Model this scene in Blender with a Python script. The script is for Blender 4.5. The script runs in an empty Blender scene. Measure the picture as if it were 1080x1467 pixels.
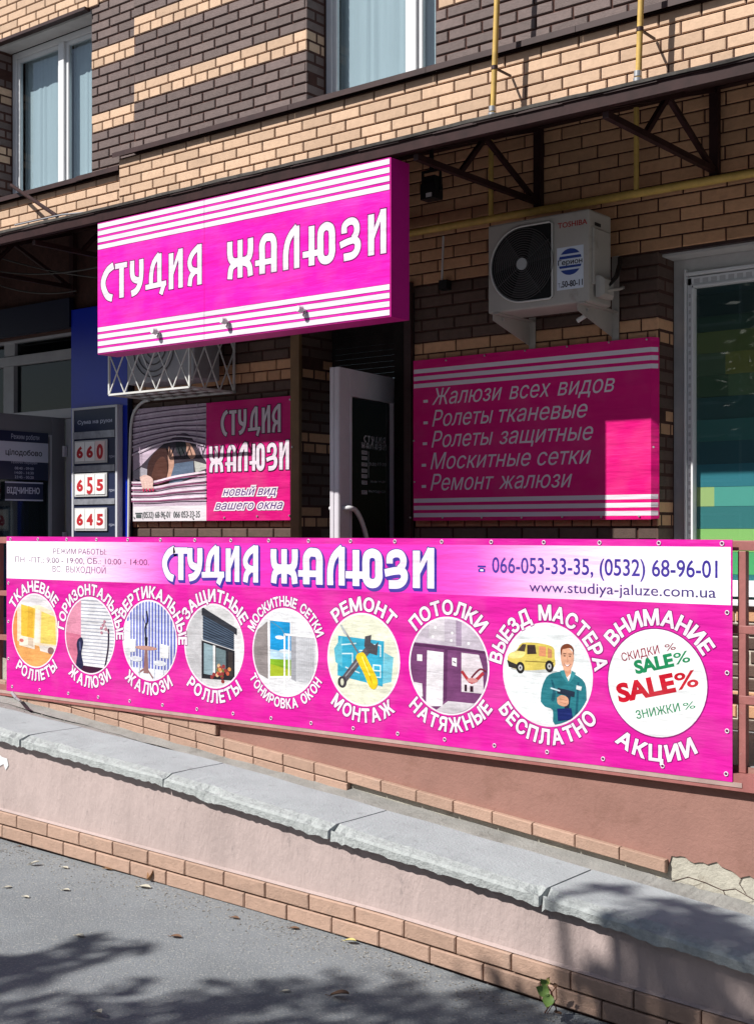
import bpy, bmesh, math, random
from mathutils import Vector
from mathutils.geometry import tessellate_polygon, delaunay_2d_cdt
random.seed(7)
S = bpy.context.scene
# ------------------------------------------------------------------ camera, sky, sun, exposure
FPX, UP, HOR = 1868.0, 1800.0, 760.0          # focal length and vanishing point measured in photo pixels
NN = math.hypot(2340.0, FPX); CA, SA = 2340.0/NN, FPX/NN
cd = bpy.data.cameras.new('camera'); cam = bpy.data.objects.new('camera', cd); S.collection.objects.link(cam)
cd.sensor_fit = 'VERTICAL'; cd.sensor_height = 24; cd.lens = 24*FPX/1467; cd.shift_y = 27/1467
cd.clip_start = .05; cd.clip_end = 600
cam.location = (0, 0, 0)
cam.rotation_euler = (math.pi/2, 0, math.atan2(SA, CA))
S.camera = cam
w = bpy.data.worlds.new('World'); S.world = w; w.use_nodes = True
nt = w.node_tree; bg = nt.nodes['Background']; bg.inputs[1].default_value = .055
SUNV = Vector((.475, 1, -1.09))
sky = nt.nodes.new('ShaderNodeTexSky'); sky.sky_type = 'NISHITA'; sky.sun_disc = False
sky.sun_elevation = math.radians(45); sky.sun_rotation = math.atan2(-.475, -1)
nt.links.new(sky.outputs[0], bg.inputs[0])
sl = bpy.data.lights.new('sun', 'SUN'); sl.energy = 5.0; sl.angle = math.radians(.5); sl.color = (1, .965, .915)
so = bpy.data.objects.new('sun', sl); S.collection.objects.link(so)
so.rotation_euler = SUNV.to_track_quat('-Z', 'Y').to_euler()
S.view_settings.view_transform = 'Standard'; S.view_settings.look = 'None'
S.view_settings.exposure = .35; S.view_settings.gamma = 1; S.view_settings.use_curve_mapping = False
S.cycles.max_bounces = 6; S.cycles.diffuse_bounces = 3; S.cycles.transparent_max_bounces = 12

# ------------------------------------------------------------------ pixel <-> metre helpers (z = 0 is the eye level)
def ratio(px):
    a = (px-540)/FPX
    return (-SA+CA*a)/(CA+SA*a)
def XZ(px, py, D):                            # point of the plane y = D behind photo pixel px, py
    return (ratio(px)*D, (HOR-py)*D*NN/((px+UP)*FPX))
def W(px, py, D):
    x, z = XZ(px, py, D); return Vector((x, D, z))
def YZ(px, py, X):                            # point of the plane x = X
    D = X/ratio(px); return (D, (HOR-py)*D*NN/((px+UP)*FPX))
def proj(p):
    f = -SA*p[0]+CA*p[1]; r = CA*p[0]+SA*p[1]
    if f < .1: return (-9999, -9999)
    return (540+FPX*r/f, HOR-FPX*p[2]/f)
def lerp_tab(t, x):
    if x <= t[0][0]: a, b = t[0], t[1]
    elif x >= t[-1][0]: a, b = t[-2], t[-1]
    else:
        for a, b in zip(t, t[1:]):
            if a[0] <= x <= b[0]: break
    return a[1]+(b[1]-a[1])*(x-a[0])/(b[0]-a[0])
# ------------------------------------------------------------------ materials
def lin(c): return tuple(((v/255+.055)/1.055)**2.4 if v > 10 else v/255/12.92 for v in c)
MC = {}
def mat(name, col, rough=.7, metal=0, var=.0, vscale=6, bump=0, bscale=60, island=0, spec=.35, stain=None, detail=6, stretch=None):
    if name in MC: return MC[name]
    m = bpy.data.materials.new(name); m.use_nodes = True; n = m.node_tree; b = n.nodes['Principled BSDF']
    b.inputs['Roughness'].default_value = rough; b.inputs['Metallic'].default_value = metal
    b.inputs['Specular IOR Level'].default_value = spec
    b.inputs['Base Color'].default_value = (*col, 1)
    tc = n.nodes.new('ShaderNodeTexCoord'); co = n.nodes.new('ShaderNodeNewGeometry').outputs['Position']
    if stretch:
        mp = n.nodes.new('ShaderNodeMapping'); mp.inputs['Scale'].default_value = stretch
        n.links.new(co, mp.inputs[0]); co = mp.outputs[0]
    cur = None
    def mixf(fac, a, bcol, mode='MIX'):
        x = n.nodes.new('ShaderNodeMix'); x.data_type = 'RGBA'; x.blend_type = mode
        if isinstance(fac, float): x.inputs[0].default_value = fac
        else: n.links.new(fac, x.inputs[0])
        for s, v in ((6, a), (7, bcol)):
            if isinstance(v, tuple): x.inputs[s].default_value = (*v, 1)
            else: n.links.new(v, x.inputs[s])
        return x.outputs[2]
    cur = col
    if var or bump:
        nz = n.nodes.new('ShaderNodeTexNoise'); nz.inputs['Scale'].default_value = vscale; nz.inputs['Detail'].default_value = detail
        nz.inputs['Roughness'].default_value = .65
        n.links.new(co, nz.inputs['Vector'])
    if var:
        mr = n.nodes.new('ShaderNodeMapRange'); mr.inputs[1].default_value = .3; mr.inputs[2].default_value = .7
        n.links.new(nz.outputs[0], mr.inputs[0])
        cur = mixf(mr.outputs[0], tuple(max(0, c*(1-var)) for c in col), tuple(min(1, c*(1+var)) for c in col))
    if island:
        ge = n.nodes.new('ShaderNodeNewGeometry'); oi = n.nodes.new('ShaderNodeObjectInfo')
        ad = n.nodes.new('ShaderNodeMath'); ad.operation = 'ADD'; n.links.new(ge.outputs['Random Per Island'], ad.inputs[0]); n.links.new(oi.outputs['Random'], ad.inputs[1])
        fr = n.nodes.new('ShaderNodeMath'); fr.operation = 'FRACT'; n.links.new(ad.outputs[0], fr.inputs[0])
        mr2 = n.nodes.new('ShaderNodeMapRange'); mr2.inputs[3].default_value = 1-island; mr2.inputs[4].default_value = 1+island
        n.links.new(fr.outputs[0], mr2.inputs[0])
        vm = n.nodes.new('ShaderNodeVectorMath'); vm.operation = 'SCALE'
        if isinstance(cur, tuple): vm.inputs[0].default_value = cur
        else: n.links.new(cur, vm.inputs[0])
        n.links.new(mr2.outputs[0], vm.inputs['Scale']); cur = vm.outputs[0]
    if stain:                                   # (colour, scale, threshold, amount)
        ns = n.nodes.new('ShaderNodeTexNoise'); ns.inputs['Scale'].default_value = stain[1]; ns.inputs['Detail'].default_value = 8
        ns.inputs['Roughness'].default_value = .7
        n.links.new(co, ns.inputs['Vector'])
        m3 = n.nodes.new('ShaderNodeMapRange'); m3.inputs[1].default_value = stain[2]; m3.inputs[2].default_value = stain[2]+.14
        m3.inputs[4].default_value = stain[3]; n.links.new(ns.outputs[0], m3.inputs[0])
        cur = mixf(m3.outputs[0], cur, stain[0])
    if not isinstance(cur, tuple): n.links.new(cur, b.inputs['Base Color'])
    if bump:
        nb = n.nodes.new('ShaderNodeTexNoise'); nb.inputs['Scale'].default_value = bscale; nb.inputs['Detail'].default_value = 8
        nb.inputs['Roughness'].default_value = .7
        n.links.new(co, nb.inputs['Vector'])
        bp = n.nodes.new('ShaderNodeBump'); bp.inputs['Strength'].default_value = bump; bp.inputs['Distance'].default_value = .01
        n.links.new(nb.outputs[0], bp.inputs['Height']); n.links.new(bp.outputs[0], b.inputs['Normal'])
    MC[name] = m
    return m
def pm(c, rough=.5):                           # printed vinyl colour (srgb triple), shared slow creases in the sheet
    key = 'print_%d_%d_%d' % c + ('' if rough == .5 else '_%d' % (rough*100))
    if key in MC: return MC[key]
    cl = tuple(v*.80 for v in lin(c)); m = mat(key, cl, rough=rough, spec=.14)
    n = m.node_tree; b = n.nodes['Principled BSDF']
    co = n.nodes.new('ShaderNodeNewGeometry').outputs['Position']
    mp = n.nodes.new('ShaderNodeMapping'); mp.inputs['Scale'].default_value = (.7, .3, 4.2); mp.inputs['Rotation'].default_value = (0, .35, 0)
    n.links.new(co, mp.inputs[0])
    nb = n.nodes.new('ShaderNodeTexNoise'); nb.inputs['Scale'].default_value = 2.3; nb.inputs['Detail'].default_value = 5
    n.links.new(mp.outputs[0], nb.inputs['Vector'])
    bp = n.nodes.new('ShaderNodeBump'); bp.inputs['Strength'].default_value = .55; bp.inputs['Distance'].default_value = .035
    n.links.new(nb.outputs[0], bp.inputs['Height']); n.links.new(bp.outputs[0], b.inputs['Normal'])
    # light fading and dust of the sheet
    nz = n.nodes.new('ShaderNodeTexNoise'); nz.inputs['Scale'].default_value = 5; nz.inputs['Detail'].default_value = 8
    n.links.new(co, nz.inputs['Vector'])
    mx = n.nodes.new('ShaderNodeMix'); mx.data_type = 'RGBA'
    mr = n.nodes.new('ShaderNodeMapRange'); mr.inputs[1].default_value = .45; mr.inputs[2].default_value = .8; mr.inputs[4].default_value = .09
    n.links.new(nz.outputs[0], mr.inputs[0]); n.links.new(mr.outputs[0], mx.inputs[0])
    mx.inputs[6].default_value = (*cl, 1); mx.inputs[7].default_value = (.5, .42, .45, 1)
    n.links.new(mx.outputs[2], b.inputs['Base Color'])
    return m
def photo_print(c):                             # a patch of a printed photograph: mottled, grainy ink
    key = 'photo_%d_%d_%d' % c
    if key in MC: return MC[key]
    cl = tuple(v*.80 for v in lin(c)); m = pm(c).copy(); m.name = key; MC[key] = m; n = m.node_tree; b = n.nodes['Principled BSDF']
    co = n.nodes.new('ShaderNodeNewGeometry').outputs['Position']; cur = None
    src = (*cl, 1)
    for sc, lo, hi, st in ((9, .86, 1.12, (1, 1, 1)), (38, .90, 1.08, (1, 1, 2.2)), (150, .94, 1.05, (1, 1, 1))):
        mp = n.nodes.new('ShaderNodeMapping'); mp.inputs['Scale'].default_value = st; n.links.new(co, mp.inputs[0])
        nz = n.nodes.new('ShaderNodeTexNoise'); nz.inputs['Scale'].default_value = sc; nz.inputs['Detail'].default_value = 4; n.links.new(mp.outputs[0], nz.inputs['Vector'])
        mr = n.nodes.new('ShaderNodeMapRange'); mr.inputs[1].default_value = .3; mr.inputs[2].default_value = .7; mr.inputs[3].default_value = lo; mr.inputs[4].default_value = hi; n.links.new(nz.outputs[0], mr.inputs[0])
        vm = n.nodes.new('ShaderNodeVectorMath'); vm.operation = 'SCALE'
        if cur is None: vm.inputs[0].default_value = cl
        else: n.links.new(cur, vm.inputs[0])
        n.links.new(mr.outputs[0], vm.inputs['Scale']); cur = vm.outputs[0]
    n.links.new(cur, b.inputs['Base Color'])
    return m
def glass_mat(name, tint=(1, 1, 1), rough=.01, ior=1.5, body=0.0, bcol=(.02, .03, .03)):
    if name in MC: return MC[name]
    m = bpy.data.materials.new(name); m.use_nodes = True; n = m.node_tree; n.nodes.clear()
    o = n.nodes.new('ShaderNodeOutputMaterial'); t = n.nodes.new('ShaderNodeBsdfTransparent'); t.inputs[0].default_value = (*tint, 1)
    g = n.nodes.new('ShaderNodeBsdfGlossy'); g.inputs['Roughness'].default_value = rough
    lw = n.nodes.new('ShaderNodeLayerWeight'); lw.inputs[0].default_value = .5; pw = n.nodes.new('ShaderNodeMath'); pw.operation = 'POWER'; pw.inputs[1].default_value = 4.5
    n.links.new(lw.outputs['Facing'], pw.inputs[0]); f = n.nodes.new('ShaderNodeMapRange'); f.inputs[3].default_value = ((ior-1)/(ior+1))**2; n.links.new(pw.outputs[0], f.inputs[0])
    d = n.nodes.new('ShaderNodeBsdfDiffuse'); d.inputs[0].default_value = (*bcol, 1)
    m0 = n.nodes.new('ShaderNodeMixShader'); m0.inputs[0].default_value = body
    n.links.new(t.outputs[0], m0.inputs[1]); n.links.new(d.outputs[0], m0.inputs[2])
    mx = n.nodes.new('ShaderNodeMixShader'); n.links.new(f.outputs[0], mx.inputs[0]); n.links.new(m0.outputs[0], mx.inputs[1]); n.links.new(g.outputs[0], mx.inputs[2])
    n.links.new(mx.outputs[0], o.inputs[0]); MC[name] = m
    return m
M_TAN = mat('tan_brick', (.575, .395, .27), .75, var=.09, vscale=30, bump=.35, bscale=110, island=.15, stain=((.36, .25, .18), 3.5, .60, .5))
M_DARKL = mat('shaded_brown_brick', (.105, .066, .052), .7, var=.15, vscale=25, bump=.4, bscale=100, island=.18)  # brown brick of the lower wall, canopy shade put into its colour
M_TANL = mat('shaded_tan_brick', (.55, .305, .17), .75, var=.1, vscale=30, bump=.35, bscale=110, island=.16, stain=((.34, .2, .13), 3.5, .58, .5))  # tan brick under the canopy, redder tone of the shade put into its colour
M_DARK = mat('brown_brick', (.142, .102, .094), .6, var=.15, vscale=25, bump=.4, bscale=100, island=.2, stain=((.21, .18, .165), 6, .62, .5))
M_MORT = mat('mortar', (.06, .024, .018), .9, var=.3, vscale=20, bump=.4)
M_MORTW = mat('grey_mortar', (.55, .50, .42), .9, var=.3, vscale=20, bump=.4)
M_BROWN = mat('brown_metal', (.04, .018, .017), .5, var=.3, vscale=8, spec=.4)
M_DKRED = mat('dark_red_steel', (.03, .012, .012), .55, var=.35, vscale=10, spec=.2)
M_WHITE = mat('white_plastic', (.72, .73, .74), .35, var=.03, vscale=10)
M_REVEAL = mat('pale_plaster', (.50, .49, .48), .8, var=.1, vscale=9, bump=.2)
M_DOORW = mat('grey_white_plastic', (.66, .63, .68), .35, var=.05, vscale=10)
M_STEELG = mat('grey_paint', (.30, .30, .32), .5, var=.1)
M_YEL = mat('yellow_pipe_paint', (.56, .37, .10), .5, var=.2, vscale=14, bump=.1, stain=((.3, .16, .06), 25, .6, .5))
M_AC = mat('cream_metal', (.40, .37, .335), .5, var=.07, vscale=7, stain=((.2, .16, .12), 9, .58, .45))
M_BLACK = mat('black_plastic', (.012, .012, .013), .5)
M_GRILL = mat('dark_grill', (.075, .07, .07), .45, spec=.5)
M_BLUE = mat('blue_panel', lin((12, 42, 172)), .3, var=.06, vscale=4, spec=.5)
M_NAVY = mat('navy_panel', (.018, .024, .06), .35)
M_RAIL = mat('pink_red_paint', (.33, .125, .115), .5, var=.15, vscale=12, bump=.15, bscale=80, stain=((.5, .42, .38), 30, .64, .5))
M_TERRA = mat('terracotta_plaster', (.30, .16, .13), .85, var=.10, vscale=3.5, bump=.5, bscale=45, stain=((.17, .085, .06), 3.2, .56, .5))
M_PINKP = mat('pink_plaster', (.45, .36, .34), .9, var=.12, vscale=4, bump=1.0, bscale=22, stain=((.22, .185, .18), 15, .61, .8), stretch=(1, 1, .42))
M_TILE = mat('peach_facing_brick', (.43, .285, .215), .8, var=.10, vscale=22, bump=.6, bscale=80, island=.09, stain=((.3, .24, .2), 8, .58, .4))
M_CAP = mat('pale_concrete', (.39, .415, .425), .9, var=.10, vscale=5, bump=.55, bscale=85, stain=((.19, .19, .19), 13, .59, .7))
M_CHIP = mat('chipped_concrete', (.42, .445, .44), .95, var=.16, vscale=40, bump=1.0, bscale=60, stain=((.20, .20, .19), 26, .62, .7))
M_RAMP = mat('ramp_concrete', (.27, .265, .25), .95, var=.2, vscale=6, bump=.8, bscale=60, stain=((.13, .12, .11), 5, .55, .6))
M_BARE = mat('bare_cement', (.46, .44, .37), .95, var=.15, vscale=8, bump=1.0, bscale=40, stain=((.26, .21, .15), 7, .56, .6))
M_ASPH = mat('asphalt', (.245, .263, .282), .95, var=.12, vscale=2.6, bump=1.0, bscale=130, stain=((.52, .51, .47), 105, .52, .75), detail=12)
M_CURT = mat('pale_curtain', (.46, .50, .51), .9, var=.05, vscale=4, stretch=(9, 1, .4))
M_DARKIN = mat('dark_interior', (.016, .017, .018), .8)
M_GLASS = glass_mat('window_glass', (.90, .95, .97), ior=1.75)
M_DGLASS = glass_mat('dark_glass', (.35, .38, .38), ior=1.45)
M_SILV = mat('silver_metal', (.55, .55, .55), .35, metal=.7)
M_CABLE = mat('white_conduit', (.6, .6, .58), .5)
M_STRIPW = pm((246, 236, 246))
# ------------------------------------------------------------------ object helpers
WL = {}                                        # world location of every object built
def put(o, loc, parent=None):
    S.collection.objects.link(o); WL[o.name] = Vector(loc)
    if parent: o.parent = parent; o.location = Vector(loc)-WL[parent.name]
    else: o.location = loc
    return o
def tag(o, label=None, cat=None, group=None, kind=None):
    if label: o['label'] = label
    if cat: o['category'] = cat
    if group: o['group'] = group
    if kind: o['kind'] = kind
    return o
def thing(name, label, cat, loc, group=None):
    return tag(put(bpy.data.objects.new(name, None), loc), label, cat, group)
class Frame:
    def __init__(s, O, U, V=(0, 0, 1)):
        s.O = Vector(O); s.U = Vector(U).normalized(); s.V = Vector(V).normalized(); s.N = s.U.cross(s.V)
    def p(s, u, v, n=0): return s.O+s.U*u+s.V*v+s.N*n
def wallF(D): return Frame((0, D, 0), (1, 0, 0))
class MB:
    def __init__(s): s.v = []; s.f = []; s.m = []; s.mats = []; s.smooth = set(); s.lay = 0
    def mi(s, m):
        if m not in s.mats: s.mats.append(m)
        return s.mats.index(m)
    def add(s, vs, fs, m, smooth=False):
        o = len(s.v); s.v += [Vector(q) for q in vs]; k = s.mi(m)
        for f in fs:
            if smooth: s.smooth.add(len(s.f))
            s.f.append([i+o for i in f]); s.m.append(k)
    def box(s, x0, x1, y0, y1, z0, z1, m, F=None):
        P = [(x, y, z) for x in (x0, x1) for y in (y0, y1) for z in (z0, z1)]
        if F: P = [F.p(a, c, b) for a, b, c in P]      # x=u, y=n, z=v
        s.add(P, [(0, 1, 3, 2), (4, 6, 7, 5), (0, 4, 5, 1), (2, 3, 7, 6), (0, 2, 6, 4), (1, 5, 7, 3)], m)
    def cbox(s, F, u0, u1, v0, v1, n0, n1, m, c=.004):   # box with a chamfered front
        P = [F.p(u, v, n0) for u, v in ((u0, v0), (u1, v0), (u1, v1), (u0, v1))]
        P += [F.p(u, v, n1-c) for u, v in ((u0, v0), (u1, v0), (u1, v1), (u0, v1))]
        P += [F.p(u, v, n1) for u, v in ((u0+c, v0+c), (u1-c, v0+c), (u1-c, v1-c), (u0+c, v1-c))]
        q = [(3, 2, 1, 0)]
        for b in (0, 4):
            for i in range(4): q.append((b+i, b+(i+1) % 4, b+4+(i+1) % 4, b+4+i))
        q.append((8, 9, 10, 11)); s.add(P, q, m)
    def tube(s, pts, r, m, n=8, r2=None, caps=True):
        pts = [Vector(p) for p in pts]; rings = []; up = None
        for i, p in enumerate(pts):
            d = (pts[min(i+1, len(pts)-1)]-pts[max(i-1, 0)]).normalized()
            if up is None: up = d.orthogonal().normalized()
            up = (up-d*up.dot(d)).normalized(); sd = d.cross(up)
            rr = r if r2 is None else r+(r2-r)*i/(len(pts)-1)
            rings.append([p+(up*math.cos(t)+sd*math.sin(t))*rr for t in (2*math.pi*k/n for k in range(n))])
        vs = [q for R in rings for q in R]; fs = []
        for i in range(len(pts)-1):
            for k in range(n): fs.append((i*n+k, i*n+(k+1) % n, (i+1)*n+(k+1) % n, (i+1)*n+k))
        s.add(vs, fs, m, True)
        if caps: s.add(rings[0], [tuple(range(n))[::-1]], m); s.add(rings[-1], [tuple(range(n))], m)
    def bar(s, a, b, wd, m, ht=None):                     # square bar between two points
        a, b = Vector(a), Vector(b); ht = ht or wd; d = (b-a).normalized()
        up = Vector((0, 0, 1)) if abs(d.z) < .9 else Vector((0, 1, 0))
        sd = d.cross(up).normalized()*wd/2; up = sd.cross(d).normalized()*ht/2
        vs = [p+i*sd+j*up for p in (a, b) for i, j in ((-1, -1), (1, -1), (1, 1), (-1, 1))]
        s.add(vs, [(3, 2, 1, 0), (4, 5, 6, 7), (0, 1, 5, 4), (1, 2, 6, 5), (2, 3, 7, 6), (3, 0, 4, 7)], m)
    def poly(s, F, pts, m, n=None):
        """flat print; each further shape sits a quarter millimetre above the one before"""
        if n is None: s.lay += 1; n = .0005+s.lay*.00004
        if len(pts) < 3: return
        P = [Vector((a, b, 0)) for a, b in pts]
        area = sum(P[i].x*P[(i+1) % len(P)].y-P[(i+1) % len(P)].x*P[i].y for i in range(len(P)))
        if area < 0: P.reverse()
        s.add([F.p(q.x, q.y, n) for q in P], [t if (P[t[1]]-P[t[0]]).cross(P[t[2]]-P[t[0]]).z > 0 else t[::-1] for t in tessellate_polygon([P])], m)
    def rect(s, F, u0, u1, v0, v1, m, n=None): s.poly(F, [(u0, v0), (u1, v0), (u1, v1), (u0, v1)], m, n)
    def build(s, name, parent=None, label=None, cat=None, group=None, kind=None, bevel=0):
        if not s.v: return None
        lo = Vector([min(q[i] for q in s.v) for i in range(3)]); hi = Vector([max(q[i] for q in s.v) for i in range(3)])
        c = (lo+hi)/2
        if not parent: c.z = lo.z
        me = bpy.data.meshes.new(name); me.from_pydata([q-c for q in s.v], [], s.f)
        for m in s.mats: me.materials.append(m)
        me.polygons.foreach_set('material_index', s.m)
        if s.smooth: me.polygons.foreach_set('use_smooth', [i in s.smooth for i in range(len(s.f))])
        me.update()
        o = put(bpy.data.objects.new(name, me), c, parent)
        if bevel:
            b = o.modifiers.new('b', 'BEVEL'); b.width = bevel; b.segments = 2; b.limit_method = 'ANGLE'
        return tag(o, label, cat, group, kind)
def quick(name, parent, fn, **k):
    b = MB(); fn(b); return b.build(name, parent, **k)
# ---- text
TXC = {}
def grow_contours(vs, es, d):
    nxt = {a: b for a, b in es}; seen = set(); loops = []
    for a in list(nxt):
        if a in seen: continue
        lp = []; k = a
        while k not in seen and k in nxt: seen.add(k); lp.append(k); k = nxt[k]
        lp = [k for i, k in enumerate(lp) if (Vector(vs[k])-Vector(vs[lp[i-1]])).length > 1e-6]
        loops.append(lp)
    ar = [sum(vs[l[i-1]][0]*vs[l[i]][1]-vs[l[i]][0]*vs[l[i-1]][1] for i in range(len(l))) for l in loops]
    s = 1 if max(ar, key=abs) > 0 else -1; out = list(vs)
    for l in loops:
        for i, k in enumerate(l):
            p, a, b = (Vector(vs[j]) for j in (k, l[i-1], l[(i+1) % len(l)]))
            e, f = (p-a).normalized(), (b-p).normalized()
            n1, n2 = Vector((e.y, -e.x))*s, Vector((f.y, -f.x))*s; m = n1+n2
            if m.length < 1e-4: m = n1
            m.normalize(); out[k] = tuple(p+m*d/max(.5, m.dot(n1)))
    # vertices dropped as duplicates follow their neighbour
    used = {k for l in loops for k in l}
    for k in range(len(vs)):
        if k not in used: j = min(used, key=lambda q: (vs[q][0]-vs[k][0])**2+(vs[q][1]-vs[k][1])**2); out[k] = out[j]
    return out
def fill_contours(vs, es):
    """non-zero winding fill of closed contours that may overlap"""
    V, E, Fc, oV, oE, oF = delaunay_2d_cdt([Vector(v) for v in vs], es, [], 0, 1e-6)
    segs = [(vs[a], vs[b]) for a, b in es]; out = []
    for f in Fc:
        x = sum(V[i].x for i in f)/len(f); y = sum(V[i].y for i in f)/len(f); w_ = 0
        for (ax, ay), (bx_, by) in segs:
            if (ay > y) != (by > y) and ax+(y-ay)*(bx_-ax)/(by-ay) > x: w_ += 1 if by > ay else -1
        if w_: out.append(tuple(f))
    return [(v.x, v.y) for v in V], out
def union2d(vs, fs):
    """overlapping triangles or quads of one flat shape -> one clean sheet of triangles"""
    V, E, Fc, oV, oE, oF = delaunay_2d_cdt([Vector(v[:2]) for v in vs], [], [list(f) for f in fs], 1, 1e-6)
    return [(v.x, v.y) for v in V], [tuple(f) for f, o in zip(Fc, oF) if o]
def glyphs(body, offset=0.0, shear=0.0):
    key = (body, offset, shear)
    if key in TXC: return TXC[key]
    c = bpy.data.curves.new('t', 'FONT'); c.body = body; c.size = 1; c.shear = shear; c.resolution_u = 4; c.fill_mode = 'NONE'
    o = bpy.data.objects.new('t', c); S.collection.objects.link(o)
    dg = bpy.context.evaluated_depsgraph_get(); me = o.evaluated_get(dg).to_mesh()
    vs = [(v.co.x, v.co.y) for v in me.vertices]; es = [tuple(e.vertices) for e in me.edges]
    o.evaluated_get(dg).to_mesh_clear(); bpy.data.objects.remove(o); bpy.data.curves.remove(c)
    if offset: vs = grow_contours(vs, es, offset)
    vs, fs = fill_contours(vs, es)
    TXC[key] = (vs, fs); return TXC[key]
def put_glyphs(b, F, G, m, fn, n=None):
    vs, fs = G
    if n is None: b.lay += 1; n = .0005+b.lay*.00004
    P = [fn(x, y) for x, y in vs]; out = []
    for f in fs:
        a, c, d = (Vector(P[f[k]]) for k in (0, 1, 2))
        out.append(f if (c-a).x*(d-a).y-(c-a).y*(d-a).x >= 0 else f[::-1])
    b.add([F.p(x, y, n) for x, y in P], out, m)
def text(b, F, body, u0, u1, v0, v1, m, shear=0., bold=0., rot=0., outline=None):
    """text whose capitals fill v0..v1 and whose width fills u0..u1"""
    ref = glyphs('Н'); H = max(y for x, y in ref[0])
    base = glyphs(body, 0., shear)[0]
    x0 = min(x for x, y in base); x1 = max(x for x, y in base)
    cx, cy = (u0+u1)/2, (v0+v1)/2; cr, sr = math.cos(rot), math.sin(rot)
    def fn(x, y):
        u = (x-x0)/(x1-x0)*(u1-u0)-(u1-u0)/2; v = y/H*(v1-v0)-(v1-v0)/2
        return (cx+u*cr-v*sr, cy+u*sr+v*cr)
    if outline: put_glyphs(b, F, glyphs(body, outline[1], shear), outline[0], fn)
    put_glyphs(b, F, glyphs(body, bold, shear), m, fn)
def arc_text(b, F, body, cx, cz, R, h, a0, a1, m, om, bottom=False, wscale=.8, bold=.02):
    """letters round a circle: a0..a1 degrees (clockwise from the left for the top arc)"""
    ref = glyphs('Н'); H = max(y for x, y in ref[0])
    def ext(c):
        if c == ' ': return (0, .3)
        g = glyphs(c)[0]; return (min(x for x, y in g), max(x for x, y in g))
    ws = [ext(c)[1]-ext(c)[0]+.09 for c in body]; T = sum(ws); acc = 0
    for c, wd in zip(body, ws):
        t = (acc+wd/2)/T; acc += wd
        if c == ' ': continue
        ang = math.radians(a0+(a1-a0)*t); k = math.radians(abs(a1-a0))*R/T
        e = ext(c); mx = (e[0]+e[1])/2
        for offs, mm, in ((.075, om), (bold, m)):
            def fn(x, y):
                u = (x-mx)*k; v = (y/H)*h
                if bottom: v -= h; rad = R+(-v) if False else R-v
                else: rad = R+v
                ur = (math.cos(ang), math.sin(ang)); ut = (math.sin(ang), -math.cos(ang))
                if bottom: ut = (-ut[0], -ut[1])
                return (cx+ur[0]*rad+ut[0]*u, cz+ur[1]*rad+ut[1]*u)
            put_glyphs(b, F, glyphs(c, offs), mm, fn)
# ---- display lettering of the shop name
def smoothp(pts, k=7):
    out = []; P = [pts[0]]+list(pts)+[pts[-1]]
    for i in range(1, len(P)-2):
        p0, p1, p2, p3 = P[i-1:i+3]
        for j in range(k):
            t = j/k
            out.append(tuple(.5*((2*p1[a])+(-p0[a]+p2[a])*t+(2*p0[a]-5*p1[a]+4*p2[a]-p3[a])*t*t+(-p0[a]+3*p1[a]-3*p2[a]+p3[a])*t**3) for a in (0, 1)))
    out.append(tuple(pts[-1])); return out
L = lambda *p: ('l', p)
C = lambda *p: ('c', p)
DISP = {
 'С': (.44, [(.17, C((.42,.97),(.24,.86),(.12,.66),(.09,.47),(.14,.27),(.24,.1),(.38,.03)))]),
 'Т': (.46, [(.14, L((0,.93),(.46,.93))), (.18, L((.25,.93),(.25,0)))]),
 'У': (.52, [(.17, C((.09,1),(.09,.66),(.15,.48),(.34,.4))), (.17, C((.43,1),(.43,.6),(.38,.32),(.25,.13),(.06,.06)))]),
 'Д': (.74, [(.15, C((.20,.2),(.21,.52),(.30,.83),(.50,1.04))), (.16, L((.50,1.06),(.50,.2))), (.13, L((.0,.17),(.74,.2))), (.14, L((.67,.2),(.55,-.09)))]),
 'И': (.50, [(.17, L((.09,1),(.09,0))), (.16, L((.42,1.08),(.42,0))), (.10, L((.13,.42),(.40,1.06)))]),
 'Я': (.52, [(.16, L((.44,1.10),(.44,0))), (.15, C((.42,1.04),(.2,.88),(.09,.66),(.16,.45),(.4,.37))), (.15, C((.3,.4),(.14,.25),(.09,0)))]),
 'Ж': (.80, [(.16, L((.40,1),(.40,0))), (.17, C((.09,1),(.09,.7),(.14,.5),(.32,.4))), (.16, C((.36,.42),(.14,.3),(.09,0))),
             (.17, C((.71,1),(.71,.7),(.66,.5),(.48,.4))), (.16, C((.44,.42),(.66,.3),(.71,0))), (.2, L((.25,.42),(.55,.42)))]),
 'А': (.60, [(.17, C((.19,0),(.19,.45),(.19,.76),(.27,.92),(.36,.93),(.46,.9),(.51,.74),(.51,.45),(.51,0))), (.12, L((.0,.30),(.50,.30)))]),
 'Л': (.52, [(.17, C((.09,0),(.09,.4),(.15,.7),(.27,.9),(.44,1.06))), (.17, L((.43,1.08),(.43,0)))]),
 'Ю': (.80, [(.16, L((.22,1),(.22,0))), (.13, L((0,.30),(.46,.30))), (.17, ('o', ((.58,.93),(.47,.86),(.44,.7),(.44,.45),(.44,.24),(.49,.11),(.58,.07),(.67,.11),(.72,.24),(.72,.45),(.72,.7),(.69,.86))))]),
 'З': (.56, [(.16, C((.11,.66),(.12,.84),(.24,.93),(.38,.91),(.45,.78),(.44,.62),(.36,.5))), (.15, C((.0,.38),(.22,.44),(.42,.46))), (.17, C((.36,.48),(.47,.38),(.46,.2),(.34,.08),(.1,.06)))]),
}
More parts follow.
